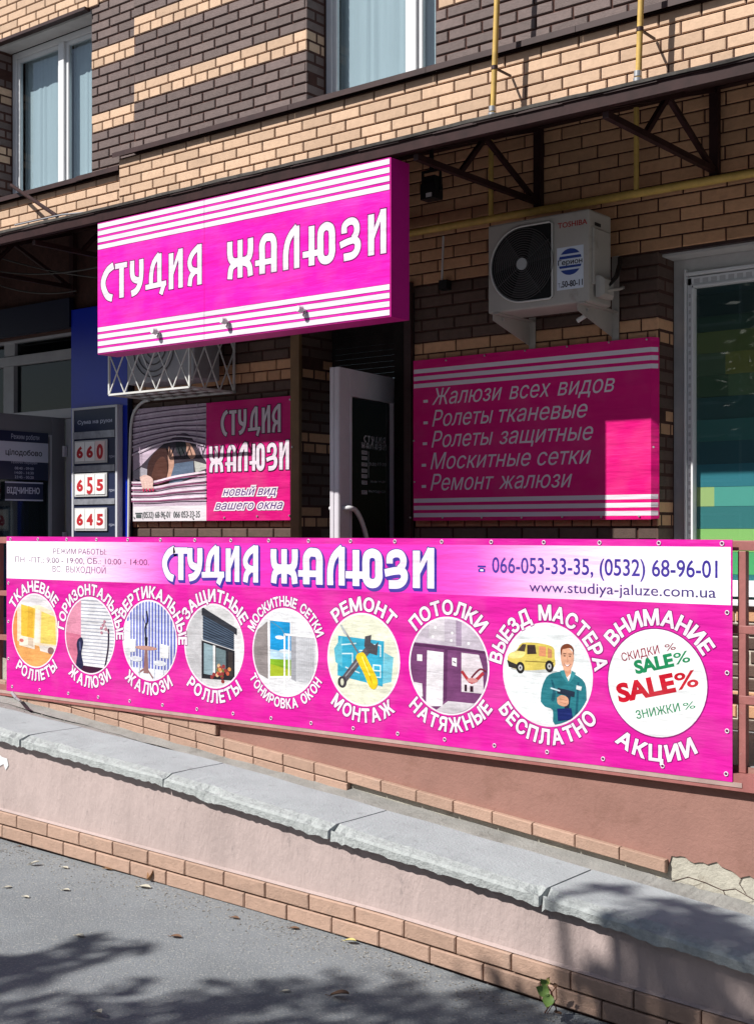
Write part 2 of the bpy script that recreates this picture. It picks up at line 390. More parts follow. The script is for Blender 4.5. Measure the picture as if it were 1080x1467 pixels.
def ribbon(pts, wd, grow, closed=False):
    P = [Vector(p) for p in pts]; n = len(P)
    if closed:
        Lf, Rt = [], []; P[-1] = P[0]
        for i in range(n):
            d = (P[(i+1) % (n-1)]-P[(i-1) % (n-1)]).normalized(); nn = Vector((-d.y, d.x)); Lf.append(P[i]+nn*(wd/2+grow)); Rt.append(P[i]-nn*(wd/2+grow))
        return Lf, Rt
    a = (P[0]-P[1]).normalized(); z = (P[-1]-P[-2]).normalized(); P[0] = P[0]+a*grow; P[-1] = P[-1]+z*grow
    Lf, Rt = [], []
    for i in range(n):
        d = (P[min(i+1, n-1)]-P[max(i-1, 0)]).normalized(); nn = Vector((-d.y, d.x))
        Lf.append(P[i]+nn*(wd/2+grow)); Rt.append(P[i]-nn*(wd/2+grow))
    return Lf, Rt
def disp_letter(b, F, ch, u0, u1, v0, v1, m, grow=0., shift=(0, 0)):
    wd, st = DISP[ch]; H = v1-v0; sx = (u1-u0)/(wd+.0); AV, AF = [], []
    for sw, (kind, pts) in st:
        closed = kind == 'o'
        if closed: q = smoothp(list(pts)[-2:]+list(pts)+list(pts)[:2]); q = q[14:14+7*len(pts)+1]
        else: q = smoothp(pts) if kind == 'c' else list(pts)
        if kind == 'l': q = [tuple(Vector(pts[0]).lerp(Vector(pts[1]), t)) for t in (0, .5, 1)]
        A = [(x*sx, y*H) for x, y in q]
        # stroke width keeps its look under the squeeze of the letter
        A2, B2 = ribbon(A, sw*(sx*.55+H*.45), grow, closed)
        k = len(A2); o = len(AV); AV += [(u0+p.x+shift[0], v0+p.y+shift[1]) for p in A2+B2]
        for i in range(k-1): AF += [(o+k+i, o+k+i+1, o+i+1), (o+k+i, o+i+1, o+i)]
    ok = []
    for f in AF:
        a, c, d = (Vector(AV[j]) for j in f); ar = (c-a).x*(d-a).y-(c-a).y*(d-a).x
        if abs(ar) > 1e-9: ok.append(f if ar > 0 else f[::-1])
    put_glyphs(b, F, union2d(AV, ok), m, lambda x, y: (x, y))
# ---- clipping of printed pictures
def clip_convex(poly, cl):
    out = poly
    for i in range(len(cl)):
        a, b_ = cl[i], cl[(i+1) % len(cl)]; inp = out; out = []
        if not inp: return []
        side = lambda p: (b_[0]-a[0])*(p[1]-a[1])-(b_[1]-a[1])*(p[0]-a[0])
        for j in range(len(inp)):
            p, q = inp[j], inp[(j+1) % len(inp)]; sp, sq = side(p), side(q)
            if sp >= 0: out.append(p)
            if (sp >= 0) != (sq >= 0):
                t = sp/(sp-sq); out.append((p[0]+(q[0]-p[0])*t, p[1]+(q[1]-p[1])*t))
    return out
class Art:
    """picture printed inside a convex outline; unit coordinates mapped by centre and scale"""
    def __init__(s, b, F, cx, cz, sx, sz, clip): s.b, s.F, s.c, s.s, s.clip = b, F, (cx, cz), (sx, sz), clip
    def P(s, col, pts):
        q = clip_convex([tuple(p) for p in pts], s.clip)
        if len(q) < 3: return
        s.b.poly(s.F, [(s.c[0]+x*s.s[0], s.c[1]+y*s.s[1]) for x, y in q], photo_print(col))
    def R(s, col, x0, x1, y0, y1): s.P(col, [(x0, y0), (x1, y0), (x1, y1), (x0, y1)])
    def E(s, col, x, y, rx, ry, n=18, rot=0):
        s.P(col, [(x+rx*math.cos(t)*math.cos(rot)-ry*math.sin(t)*math.sin(rot), y+rx*math.cos(t)*math.sin(rot)+ry*math.sin(t)*math.cos(rot)) for t in (2*math.pi*k/n for k in range(n))])
    def Ln(s, col, pts, wd, smooth=False):
        if smooth: pts = smoothp(pts, 5)
        for p, q in zip(pts, pts[1:]):
            d = Vector((q[0]-p[0], q[1]-p[1]))
            if d.length < 1e-5: continue
            e = d.normalized()*wd*.3; nn = Vector((-d.y, d.x)).normalized()*wd/2
            s.P(col, [(p[0]-e.x+nn.x, p[1]-e.y+nn.y), (p[0]-e.x-nn.x, p[1]-e.y-nn.y), (q[0]+e.x-nn.x, q[1]+e.y-nn.y), (q[0]+e.x+nn.x, q[1]+e.y+nn.y)])
CIRC = [(math.cos(2*math.pi*k/56), math.sin(2*math.pi*k/56)) for k in range(56)]
# ================================================================== THE SETTING
GT = [(-60, -1.3), (-12, -1.54), (-8, -1.575), (-5.8, -1.606), (-3.27, -1.677), (-2.2, -1.737), (2, -1.95), (60, -2.6)]
gz = lambda x: lerp_tab(GT, x)
CT = [(-20, -.25), (-9, -.885), (-5.795, -1.088), (-4.534, -1.172), (-3.273, -1.29), (-2.521, -1.36), (-1.697, -1.443), (3, -1.86)]
capz = lambda x: lerp_tab(CT, x)              # underside of the parapet slabs
RT = [(-9.4, -1.13), (-8.18, -1.236), (-7.22, -1.314), (-4.825, -1.528), (-2.83, -1.726), (3, -2.3)]
rz = lambda x: lerp_tab(RT, x)                # ramp surface
FLOOR = -1.094
gzz = lambda x, y: gz(x)+.005*math.sin(x*2.1+y)+.004*math.sin(y*3.7-x*1.3)-.012+.03*max(0, y-3.6)
def sheet(name, xs, ys, zf, m, kind='structure', parent=None):
    b = MB(); vs = [(x, y, zf(x, y)) for x in xs for y in ys]; k = len(ys)
    b.add(vs, [(i*k+j, (i+1)*k+j, (i+1)*k+j+1, i*k+j+1) for i in range(len(xs)-1) for j in range(k-1)], m)
    return b.build(name, parent, kind=kind)
fr = lambda a, b, n: [a+(b-a)*i/n for i in range(n+1)]
sheet('asphalt_pavement', [-60, -30, -12]+fr(-11, 2, 120)+[6, 20, 60], [-80, -40, -20, -8, -3, 0]+fr(1, 4.12, 40),
      gzz, M_ASPH)
b = MB()                                       # ramp surface
vs = []
for x in fr(-14, 3, 90):
    for y in (4.2, 4.6, 5.0, 5.4, 5.6, 5.80): vs.append((x, y, rz(max(x, -9.4))+.006*math.sin(x*5+y*3)))
b.add(vs, [(i*6+j, (i+1)*6+j, (i+1)*6+j+1, i*6+j+1) for i in range(90) for j in range(5)], M_RAMP)
b.build('ramp', kind='structure')
b = MB(); b.box(-16, 4, 5.80+.012, 7.3, -2.6, FLOOR, mat('porch_tiles', (.27, .27, .27), .6, var=.15, vscale=8, bump=.2))
b.build('porch_floor', kind='structure')

# ---------------------------------------------------------------- low ramp parapet
t = thing('ramp_parapet', 'low pink plastered parapet wall of the ramp with chipped concrete slabs on top', 'low wall', (-4, 4.1, -1.7))
def strip(b, D, xs, zlo, zhi, m, jit=0):
    vs = [];
    for x in xs: vs += [(x, D, zlo(x)), (x, D, zhi(x))]
    b.add(vs, [(2*i, 2*i+2, 2*i+3, 2*i+1) for i in range(len(xs)-1)], m)
b = MB(); xs = fr(-14, 3, 120)
vs = []
for x in xs: vs += [(x, 4.112, gz(x)-.3), (x, 4.112, capz(x)+.004), (x, 4.45, capz(x)+.004), (x, 4.45, gz(x)-.3)]
b.add(vs, [(4*i+j, 4*i+4+j, 4*i+5+j, 4*i+1+j) for i in range(len(xs)-1) for j in range(3)], M_PINKP)
b.build('plaster_face', t)
# mortar fillet on top of the facing bricks
b = MB(); vs = []
for x in xs: vs += [(x, 4.092, gz(x)+.149), (x, 4.111, gz(x)+.156)]
b.add(vs, [(2*i, 2*i+2, 2*i+3, 2*i+1) for i in range(len(xs)-1)], M_PINKP); b.build('mortar_fillet', t)
b = MB(); strip(b, 4.105, xs, lambda x: gz(x)-.05, lambda x: gz(x)+.142, M_MORT); b.build('tile_bed', t)
def slope_brick(parent, x0, x1, zf, z0, h, D, thick, m, name='brick', label=None, rough=.0015):
    """one facing brick that follows a sloping course"""
    b = MB(); g = .003; c = .004; x0 += g; x1 -= g; zz = lambda x, k: zf(x)+z0+k
    ks = (g, h-g)
    P = [(x0, D, zz(x0, ks[0])), (x1, D, zz(x1, ks[0])), (x1, D, zz(x1, ks[1])), (x0, D, zz(x0, ks[1]))]
    r = lambda: random.uniform(-rough, rough)
    Q = [(p[0], D-thick+c, p[2]) for p in P]
    Rr = [(x0+c+r(), D-thick+r(), zz(x0, ks[0])+c+r()), (x1-c+r(), D-thick+r(), zz(x1, ks[0])+c+r()), (x1-c+r(), D-thick+r(), zz(x1, ks[1])-c+r()), (x0+c+r(), D-thick+r(), zz(x0, ks[1])-c+r())]
    f = []
    for k in (0, 4):
        for i in range(4): f.append((k+i, k+(i+1) % 4, k+4+(i+1) % 4, k+4+i))
    f.append((8, 9, 10, 11)); b.add(P+Q+Rr, f, m)
    return b.build(name, parent, label=label)
for row in (0, 1):
    x = -9.5+(.125 if row else 0)
    while x < -.9:
        slope_brick(t, x, x+.25, gz, .010+.070*row, .0685, 4.108, .026, M_TILE); x += .25
CHIPX = [XZ(p, y, 4.07)[0] for p, y in ((22, 1045), (44, 1050), (285, 1140), (300, 1143), (478, 1190), (492, 1195), (762, 1280), (775, 1283), (930, 1340))]
# slabs: joints at the photo's places
jx = [XZ(p, y, 4.07)[0] for p, y in ((46, 1040), (233, 1100), (470, 1180), (771, 1270))]
ed = [-14, -11.2, -9.6, -8.0, jx[0]-.1, jx[1], jx[2], jx[3], -1.05, .6, 3]
for a, c_ in zip(ed, ed[1:]):
    n = max(6, int((c_-a)/.022)); b = MB(); rows = []
    rnd = random.Random(int(a*100)); ph = rnd.random()*9
    for i in range(n+1):
        x = a+.004+(c_-a-.008)*i/n
        e = min(i, n-i)/n*(c_-a)                       # distance to the joint: corners are broken
        cn_ = math.sin(x*5.1+ph)+math.sin(x*13.7+ph*2)*.8+math.sin(x*31+ph)*.5; chip = max(0, .03-e)*rnd.uniform(.1, .7)+max(0, cn_-.9)*.022*rnd.uniform(.3, 1)+rnd.random()*.004
        cz_ = capz(x); th = .052
        for xc in CHIPX: chip += math.exp(-((x-xc)/.055)**2)*.028*rnd.random()
        o = chip
        rows.append([(x, 4.46+.003*math.sin(x*9), cz_), (x, 4.465+.004*math.sin(x*13), cz_+th), (x, 4.25, cz_+th+.002*math.sin(x*11)), (x, 4.120+o*.5+rnd.random()*.003, cz_+th-rnd.random()*.003),
                     (x, 4.074+o*.9+rnd.random()*.002, cz_+th-.009-o*.5), (x, 4.064+o*.5+rnd.random()*.003, cz_+.03+rnd.random()*.003), (x, 4.066+o*.3+rnd.random()*.004, cz_+.006-rnd.random()*.008-o*.4), (x, 4.12, cz_)])
    k = 8; vs = [q for r_ in rows for q in r_]
    b.add(vs, [(i*k+j, i*k+(j+1) % k, (i+1)*k+(j+1) % k, (i+1)*k+j) for i in range(n) for j in range(k) if j not in (3, 4, 5)], M_CAP)
    b.add(vs, [(i*k+j, i*k+(j+1) % k, (i+1)*k+(j+1) % k, (i+1)*k+j) for i in range(n) for j in (3, 4, 5)], M_CHIP)
    b.add(rows[0], [tuple(range(k))[::-1]], M_CAP); b.add(rows[-1], [tuple(range(k))], M_CAP)
    b.build('concrete_slab', t)
# a splash of white filler on the pink plaster at the left edge
b = MB(); F4 = wallF(4.1115)
pts = [XZ(px, py, 4.11) for px, py in ((-14, 1080), (-2, 1078), (4, 1084), (11, 1086), (13, 1096), (9, 1103), (6, 1094), (-1, 1098), (-10, 1096))]
b.poly(F4, pts, M_WHITE, .003); b.build('filler_patch', t)

# ---------------------------------------------------------------- inner porch wall under the banner
t = thing('porch_wall', 'terracotta plastered porch wall under the long magenta banner', 'wall', (-4, 5.8, -1.8))
tz = lambda x: rz(x)+(.14 if x < -5.9 else (.14+.0) if x < -2.83 else .0)
b = MB(); xs = fr(-14, -3.1, 90)+fr(-3, 3, 260); rnd = random.Random(3)
vs = []
lowz = {}
for x in xs:
    lo_ = rz(x)+(.02 if x < -4.83 else .075 if x < -2.83 else .155+.014*math.sin(x*9)+.009*math.sin(x*31)+.006*math.sin(x*77)+rnd.random()*.007)
    lowz[x] = lo_; vs += [(x, 5.80, lo_), (x, 5.80, FLOOR-.002)]
b.add(vs, [(2*i, 2*i+2, 2*i+3, 2*i+1) for i in range(len(xs)-1)], M_TERRA); b.build('plaster_face', t)
b = MB(); vs = []
for x in xs: vs += [(x, 5.8075, rz(x)-.1), (x, 5.8075, rz(x)+.30)]
b.add(vs, [(2*i, 2*i+2, 2*i+3, 2*i+1) for i in range(len(xs)-1)], M_BARE)
for i in range(6):                               # broken flakes of cement above the ramp
    x = -2.75+i*.27
    pts = [(x+math.cos(a)*rnd.uniform(.06, .14), rz(x)+.07+math.sin(a)*rnd.uniform(.02, .045)-(math.cos(a)*.012)) for a in (k*.9 for k in range(7))]
    b.poly(wallF(5.8075), pts, M_BARE, .002)
def cracks(b):
    for pts in (((958, 1264), (985, 1257), (1010, 1264), (1035, 1275), (1052, 1273), (1080, 1288), (1110, 1296)), ((1035, 1275), (1040, 1288)), ((1062, 1256), (1058, 1266), (1068, 1280))):
        P = [W(px, py, 5.8035) for px, py in pts]; b.tube([p+Vector((0, 0, rnd.uniform(-.004, .004))) for p in P], .0016, M_MORT, 5)
crack_fn = cracks
vs = []
for x in xs: vs += [(x, 5.70-.03*rnd.random(), rz(x)+.007), (x, 5.806, rz(x)+.035+rnd.random()*.01)]
b.add(vs, [(2*i, 2*i+2, 2*i+3, 2*i+1) for i in range(len(xs)-1)], M_RAMP)
b.build('bare_cement_base', t); quick('crack', t, crack_fn)
for row, xe, off in ((0, -4.825, 0), (1, -2.83, .1), (2, -5.9, .03)):
    x = xe; 
    while x > -9.0:
        z0 = .004+.07*row
        if rz(x-.12)+z0 < FLOOR-.02: slope_brick(t, x-.25, x, rz, z0, .069, 5.799, .03, M_TILE)
        x -= .25
b = MB(); b.box(-14, 3, 5.755, 5.835, -1.205, -1.125, M_RAIL); b.build('edge_beam', t)

# ================================================================== THE BUILDING
bld = thing('brick_building', 'beige and brown banded brick building front above and behind the shop signs', 'building', (-4, 6.9, -1.1))
ALLB = []
def course(F, u0, u1, v, h, m, L_, off, holes=(), wall=None, first=None):
    """bricks of one course; off = offset of a joint from u = 0"""
    k0 = math.floor((u0-off)/L_)-1; u = off+k0*L_
    while u < u1:
        a, c = max(u, u0), min(u+L_, u1); u += L_
        if c-a < .02: continue
        segs = [(a, c)]
        for (ha, hb, va, vb) in holes:
            if v+h > va+.002 and v < vb-.002:
                ns = []
                for s0, s1 in segs:
                    if s1 <= ha or s0 >= hb: ns.append((s0, s1)); continue
                    if s0 < ha: ns.append((s0, ha))
                    if s1 > hb: ns.append((hb, s1))
                segs = ns
        for s0, s1 in segs:
            if s1-s0 > .025: ALLB.append((F, s0, s1, v, h, m, wall))
def wallpiece(name, fn, **k): return quick(name, bld, fn, **k)
RC = .075
def rows(F, u0, u1, v0, v1, base, kinds, holes=(), wall=None, ph=0):
    """kinds(k) -> (material, 's' or 'h'); base = bottom of course 0"""
    k = math.floor((v0-base)/RC+1e-6)
    while base+k*RC < v1-.005:
        zb = max(base+k*RC, v0); zt = min(base+k*RC+.0665, v1)
        if zt-zb > .012:
            m, kd = kinds(k)
            L_ = .26 if kd == 's' else .13
            course(F, u0, u1, zb, zt-zb, m, L_, ph+(0 if kd == 'h' else (.13 if k % 2 else 0))+(.065 if kd == 'h' else 0)+(((k*7919) % 5)-2)*.006, holes, wall)
        k += 1
# course plans
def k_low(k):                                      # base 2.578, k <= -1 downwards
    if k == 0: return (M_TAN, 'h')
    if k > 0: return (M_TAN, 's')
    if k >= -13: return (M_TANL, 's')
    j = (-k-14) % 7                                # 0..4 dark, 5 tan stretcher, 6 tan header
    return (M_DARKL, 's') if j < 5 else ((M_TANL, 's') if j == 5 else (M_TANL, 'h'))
def k_up(k):                                       # base 3.008
    if k == -1: return (M_DARK, 'h')
    j = k % 7
    return (M_TAN, 'h') if j == 5 else (M_TAN, 's') if j == 6 else (M_DARK, 's')
def k_upl(k):                                      # base 2.885
    if k == -1 or k == 0 and False: return (M_DARK, 'h')
    j = k % 7
    return (M_TAN, 'h') if j == 5 else (M_TAN, 's') if j == 6 else (M_DARK, 's')
TK = .012
XL, PX0, PX1, RX = -8.06, -6.126, -5.134, -3.389
# lower shop wall + fascia strip (front face y = 6.80)
FW = wallF(6.812)
holes = [(PX0, PX1, -3, 1.603), (RX, 9, -.39, 1.603)]
rows(FW, -7.9, 2.5, -1.09, 2.578-.001, 2.578, k_low, holes, 'lower')
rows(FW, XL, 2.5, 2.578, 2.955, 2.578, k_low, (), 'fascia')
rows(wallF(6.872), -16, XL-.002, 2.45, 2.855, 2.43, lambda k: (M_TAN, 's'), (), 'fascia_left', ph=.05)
# upper piers (y = 6.84) and left pier (y = 6.90)
FU = wallF(6.852)
rows(FU, -7.93, -6.10, 2.99, 5.2, 3.008, k_up, (), 'upper')
rows(FU, -4.99, 2.0, 2.99, 4.6, 3.008, k_up, (), 'upper', ph=.05)
FL = wallF(6.902)
rows(FL, -8.51, -7.932, 2.915, 5.2, 2.885, k_upl, (), 'upper', ph=.03)
rows(wallF(6.885), -16, -8.40, 4.29, 5.4, 4.29, lambda k: (M_TAN, 'h') if k == 0 else (M_TAN, 's'), (), 'lintel')
rows(FL, -16, -9.79, 2.915, 4.27, 2.885, k_upl, (), 'upper', ph=.03)
# side reveals that face right
rows(Frame((-6.10+.001, 6.845, 0), (0, 1, 0)), 0, .20, 2.99, 4.6, 3.008, k_up, (), 'upper', ph=.1)
rows(Frame((-9.79+.001, 6.89, 0), (0, 1, 0)), 0, .17, 2.915, 4.28, 2.885, k_upl, (), 'upper', ph=.1)
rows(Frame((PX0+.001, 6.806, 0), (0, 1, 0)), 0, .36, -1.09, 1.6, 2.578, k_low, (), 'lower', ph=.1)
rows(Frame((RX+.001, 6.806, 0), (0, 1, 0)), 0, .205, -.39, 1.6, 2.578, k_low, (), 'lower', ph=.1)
# which bricks become parts of their own: the 300 that show largest
HIDE = [[(140, 320), (558, 225), (583, 228), (583, 452), (142, 508)], [(-50, 768), (1050, 768), (1050, 1130), (-50, 1130)],
        [(594, 517), (943, 481), (941, 744), (588, 745)], [(190, 584), (421, 565), (418, 745), (188, 745)], [(700, 320), (875, 300), (870, 450), (700, 448)]]
def inside(p, poly):
    r = False
    for i in range(len(poly)):
        a, c = poly[i], poly[(i+1) % len(poly)]
        if (a[1] > p[1]) != (c[1] > p[1]) and p[0] < (c[0]-a[0])*(p[1]-a[1])/(c[1]-a[1])+a[0]: r = not r
    return r
def score(B):
    F, a, c, v, h, m, wl = B
    q = proj(F.p((a+c)/2, v+h/2)); A, Z = proj(F.p(a, v)), proj(F.p(c, v+h))
    if not (-5 < q[0] < 1085 and -5 < q[1] < 1467) or any(inside(q, P) for P in HIDE): return 0
    if wl == 'lower' and q[1] < 760-2.0*FPX*(q[0]+UP)/(5.5*NN): return 0
    return abs((Z[0]-A[0]))*h*FPX*(q[0]+UP)/(6.8*NN)
ALLB.sort(key=score, reverse=True)
BM = {}
CH = .005
def brick_into(b, B):
    F, a, c, v, h, m, wl = B
    r = random.uniform(-.0012, .0012)
    e = .005 if m not in (M_DARK, M_DARKL) else .0065; hh = h if m not in (M_DARK, M_DARKL) else h-.003
    b.cbox(F, a+e, c-e, v, v+hh, -TK, r, m, CH)
nb = 0
rest = MB()
for B in ALLB:
    if nb < 300 and score(B) > 60:
        F, a, c, v, h, m, wl = B
        key = (round((c-a)*200), round(h*400), m.name, tuple(F.N))
        if key not in BM:
            q = MB(); Lx = c-a
            G = Frame((0, 0, 0), F.U)
            e = .005 if m not in (M_DARK, M_DARKL) else .0065; hh = 0 if m not in (M_DARK, M_DARKL) else .003
            q.cbox(G, -Lx/2+e, Lx/2-e, -h/2, h/2-hh, -TK, 0, m, CH)
            me = bpy.data.meshes.new('brick'); me.from_pydata(q.v, [], q.f); me.materials.append(m); me.update(); BM[key] = me
        put(bpy.data.objects.new('brick', BM[key]), F.p((a+c)/2, v+h/2, random.uniform(-.0012, .0012)), bld); nb += 1
    else: brick_into(rest, B)
rest.build('small_bricks', bld, kind='stuff')
# mortar backing walls
def mw(b, x0, x1, y, z0, z1, dep=.3, m=M_MORT): b.box(x0, x1, y+.0105, y+dep, z0, z1, m)
b = MB()
mw(b, -8.25, PX0, 6.812, -1.2, 1.603, .35); mw(b, -12, -8.251, 6.812, 1.66, 1.9, .35); mw(b, PX1, RX, 6.812, -1.2, 1.603, .2); mw(b, RX, 4, 6.812, -1.2, -.39, .25, M_MORTW)
mw(b, -8.25, 4, 6.812, 1.604, 2.6, .3); mw(b, -12, -8.251, 6.812, 1.901, 2.6, .3)
b.box(PX0-.05, PX0-.009+.001, 6.85, 7.2, -1.2, 1.6, M_MORT); b.box(RX-.05, RX-.008, 6.83, 7.015, -.39, 1.6, M_MORT)
b.build('lower_wall', bld)
b = MB(); mw(b, XL, 4, 6.812, 2.601, 2.956, .3); mw(b, -18, XL-.001, 6.872, 2.4, 2.87, .3); b.build('fascia_wall', bld)
b = MB(); mw(b, -7.93, -6.10, 6.852, 2.98, 5.6, .25); mw(b, -4.99, 4, 6.852, 2.98, 5.6, .25); mw(b, -8.51, -7.931, 6.902, 2.88, 5.6, .2)
mw(b, -18, -9.79, 6.902, 2.88, 4.28, .17); mw(b, -18, -8.41, 6.885, 4.281, 5.6, .2); b.box(-6.2, -4.9, 6.86, 7.1, 4.55, 5.6, M_MORT)
b.box(-18, 4, 7.27, 7.4, 2.7, 5.6, M_DARKIN); b.build('upper_wall', bld)
# flashings on the ledges (brown sheet metal in short lengths)
for (x0, x1, D0, D1, z) in [(-8.08, -7.1, 6.765, 6.86, 2.985), (-7.097, -6.2, 6.765, 6.86, 2.985), (-6.197, -5.0, 6.765, 7.02, 2.985), (-4.997, -3.9, 6.765, 6.86, 2.985), (-3.897, -2.6, 6.765, 6.86, 2.985), (-2.597, 1, 6.765, 6.86, 2.985),
                            (-9.9, -8.52, 6.825, 7.06, 2.895), (-8.6, -8.07, 6.82, 6.93, 2.90), (-11.5, -9.903, 6.825, 7.0, 2.895)]:
    b = MB(); b.box(x0, x1, D0, D1, z, z+.006, M_BROWN); b.box(x0, x1, D0-.003, D0, z-.032, z+.006, M_BROWN); b.build('ledge_flashing', bld)
b = MB(); b.box(-11.5, -8.515, 6.84, 6.90, 4.262, 4.288, M_BROWN); b.box(-11.5, -8.515, 6.901, 7.05, 4.245, 4.284, M_REVEAL); b.build('window_lintel', bld)
b = MB(); b.box(-6.10, -4.99, 6.86, 7.03, 4.5, 4.6, M_BROWN); b.build('window_lintel', bld)
def window(x0, x1, D, z0, z1, mull, fw=.055, mw_=.075, label=None, glass=M_GLASS, curtain=True, sash=None):
    """frame > mullion, sash, pane; curtain behind"""
    b = MB()
    for a, c, e, f in ((x0, x0+fw, z0, z1), (x1-fw, x1, z0, z1), (x0+fw, x1-fw, z0, z0+fw), (x0+fw, x1-fw, z1-fw, z1)): b.box(a, c, D, D+.07, e, f, M_WHITE)
    wf = b.build('window', bld, label=label, bevel=.006)
    ms = [x0+fw]+[q for m_ in mull for q in (m_-mw_/2, m_+mw_/2)]+[x1-fw]
    for m_ in mull: quick('mullion', wf, lambda b: b.box(m_-mw_/2, m_+mw_/2, D-.012, D+.06, z0+fw, z1-fw, M_WHITE), bevel=.006)
    for i in range(0, len(ms), 2):
        a, c = ms[i], ms[i+1]; s_ = .035
        def sash_(b):
            for p, q, e, f in ((a, a+s_, z0+fw, z1-fw), (c-s_, c, z0+fw, z1-fw), (a+s_, c-s_, z0+fw, z0+fw+s_), (a+s_, c-s_, z1-fw-s_, z1-fw)): b.box(p+.001, q-.001, D+.012, D+.05, e+.001, f-.001, M_WHITE)
        quick('sash', wf, sash_, bevel=.005)
        quick('pane', wf, lambda b: b.box(a+s_, c-s_, D+.03, D+.034, z0+fw+s_, z1-fw-s_, glass))
        if curtain:
            def cur(b):
                n = 40; vs = []
                for k in range(n+1):
                    x = a+(c-a)*k/n; y = D+.10+.004*math.sin(k*.9+math.sin(k*.37)*2); vs += [(x, y, z0+.04), (x, y, z1)]
                b.add(vs, [(2*k, 2*k+2, 2*k+3, 2*k+1) for k in range(n)], M_CURT)
            quick('curtain', wf, cur)
    return wf
window(-9.79, -8.50, 7.06, 2.90, 4.245, [-9.09], label='two-part white window at the upper left of the front')
window(-6.095, -4.995, 7.05, 2.99, 4.5, [-5.32], label='white window between the banded brick piers')
# ---- big shop window at the right
D2 = 7.02; zt, zb = 1.6, -.39
b = MB(); b.box(RX+.002, 3, 6.83, 6.86, 1.585, 1.602, M_BROWN); b.build('window_lintel', bld)
xg = XZ(999, 500, 7.06)[0]; xf = XZ(985, 500, 7.02)[0]; x0f = XZ(965, 500, 7.02)[0]
wf = quick('shop_window', bld, lambda b: (b.box(x0f, xf, 7.018, 7.03, -.38, 1.584, M_REVEAL), b.box(xf, 3, 7.018, 7.03, 1.49, 1.584, M_REVEAL), b.box(RX-.004, 3, 6.862, 7.017, 1.57, 1.584, M_REVEAL)), label='large white framed shop window with coloured film at the right edge')
def fr_(b):
    b.box(xf-.012, xf, 6.99, 7.05, -.35, 1.51, M_WHITE); b.box(xf, 3, 6.99, 7.05, 1.47, 1.49, M_WHITE)
    b.box(xf+.001, xg-.014, 7.01, 7.06, -.35, 1.46, M_WHITE); b.box(xg-.014, xg, 6.995, 7.06, -.35, 1.40, M_WHITE); b.box(xg, 3, 6.995, 7.06, 1.40, 1.415, M_WHITE)
    b.box(xf+.001, 3, 7.01, 7.06, 1.415, 1.465, M_WHITE); b.box(xf, 3, 6.995, 7.06, -.37, -.28, M_WHITE)
quick('frame', wf, fr_, bevel=.003)
def tape(b):
    Ft = wallF(7.0095); rnd = random.Random(5)
    z = 1.38
    while z > -.28:
        b.rect(Ft, xf+.006+rnd.random()*.004, xg-.02, z-.035, z-.012, mat('faded_tape', (.50, .50, .51), .7), .0006); z -= .047
    x = xg
    while x < -1.2: b.rect(Ft, x, x+.035, 1.425, 1.452, mat('faded_tape', (.50, .50, .51), .7), .0006); x += .052
quick('protective_tape', wf, tape, kind='stuff')
film = [(385, 420, [(999, 1200, (38, 59, 59))]), (420, 452, [(999, 1200, (33, 53, 50))]), (452, 474, [(999, 1200, (44, 71, 56))]), (474, 505, [(999, 1200, (92, 107, 59))]), (505, 537, [(999, 1040, (80, 101, 74)), (1040, 1200, (119, 125, 65))]), (537, 568, [(999, 1044, (65, 92, 65)), (1044, 1200, (86, 113, 80))]), (568, 600, [(999, 1200, (50, 86, 83))]), (600, 632, [(999, 1200, (59, 113, 107))]), (632, 664, [(999, 1200, (47, 92, 98))]), (664, 697, [(999, 1200, (53, 119, 131))]), (697, 725, [(999, 1024, (160, 184, 120)), (1024, 1200, (84, 158, 146))]), (725, 757, [(999, 1200, (58, 118, 120))]), (757, 790, [(999, 1200, (140, 190, 110))]), (790, 822, [(999, 1200, (80, 170, 110))]), (822, 856, [(999, 1200, (50, 118, 122))])]  # upper bands darker, canopy shade and dark reflections put into their colours
for y0, y1, segs in film:
    for a, c, col in segs:
        za = XZ(1030, y0, 7.06)[1]; zc = XZ(1030, y1, 7.06)[1]; xa = XZ(a, 500, 7.06)[0]; xc = XZ(c, 500, 7.06)[0]
        quick('film_band', wf, lambda b: b.box(xa, min(xc, 2.9), 7.046, 7.05, zc+.0008, za-.0008, mat('film_%d_%d_%d' % col, lin(col), .35, spec=.3)))
quick('pane', wf, lambda b: b.box(xg, 2.9, 7.036, 7.040, -.28, 1.40, glass_mat('film_glass', (.95, .97, .97), ior=1.35)))
quick('sill', wf, lambda b: b.box(RX+.01, 3, 6.78, 6.994, -.41, -.385, M_WHITE), bevel=.004)
quick('back_room', wf, lambda b: b.box(RX-.2, 3, 7.062, 7.2, -.5, 1.7, M_DARKIN))

# ---- doorway of the studio
dw = quick('doorway', bld, lambda b: (b.box(PX0-.3, PX1+.3, 8.6, 8.7, -1.2, 1.7, M_DARKIN), b.box(PX0-.04, PX1+.04, 7.2, 8.6, 1.62, 1.66, M_DARKIN)), label='dark doorway of the studio behind the open door')
hx = -5.49
for k in range(14):
    z = 1.065+k*.04
    quick('slat', dw, lambda b: b.cbox(wallF(7.16), PX0+.003, PX1-.003, z, z+.0385, 0, .010, mat('dark_siding', (.02, .017, .016), .9, var=.3, spec=.1), .002))
def jamb(b):
    xj = XZ(474, 600, 7.17)[0]
    b.box(PX0, xj-.035, 7.175, 7.22, FLOOR, 1.06, mat('dark_siding', (.02, .017, .016), .9, var=.3, spec=.1))
    b.box(xj-.035, xj+.03, 7.14, 7.20, FLOOR, 1.06, M_DOORW); b.box(xj+.03, hx+.05, 7.14, 7.20, 1.0, 1.06, M_DOORW); b.box(hx+.0, hx+.05, 7.14, 7.20, FLOOR, 1.0, M_DOORW)
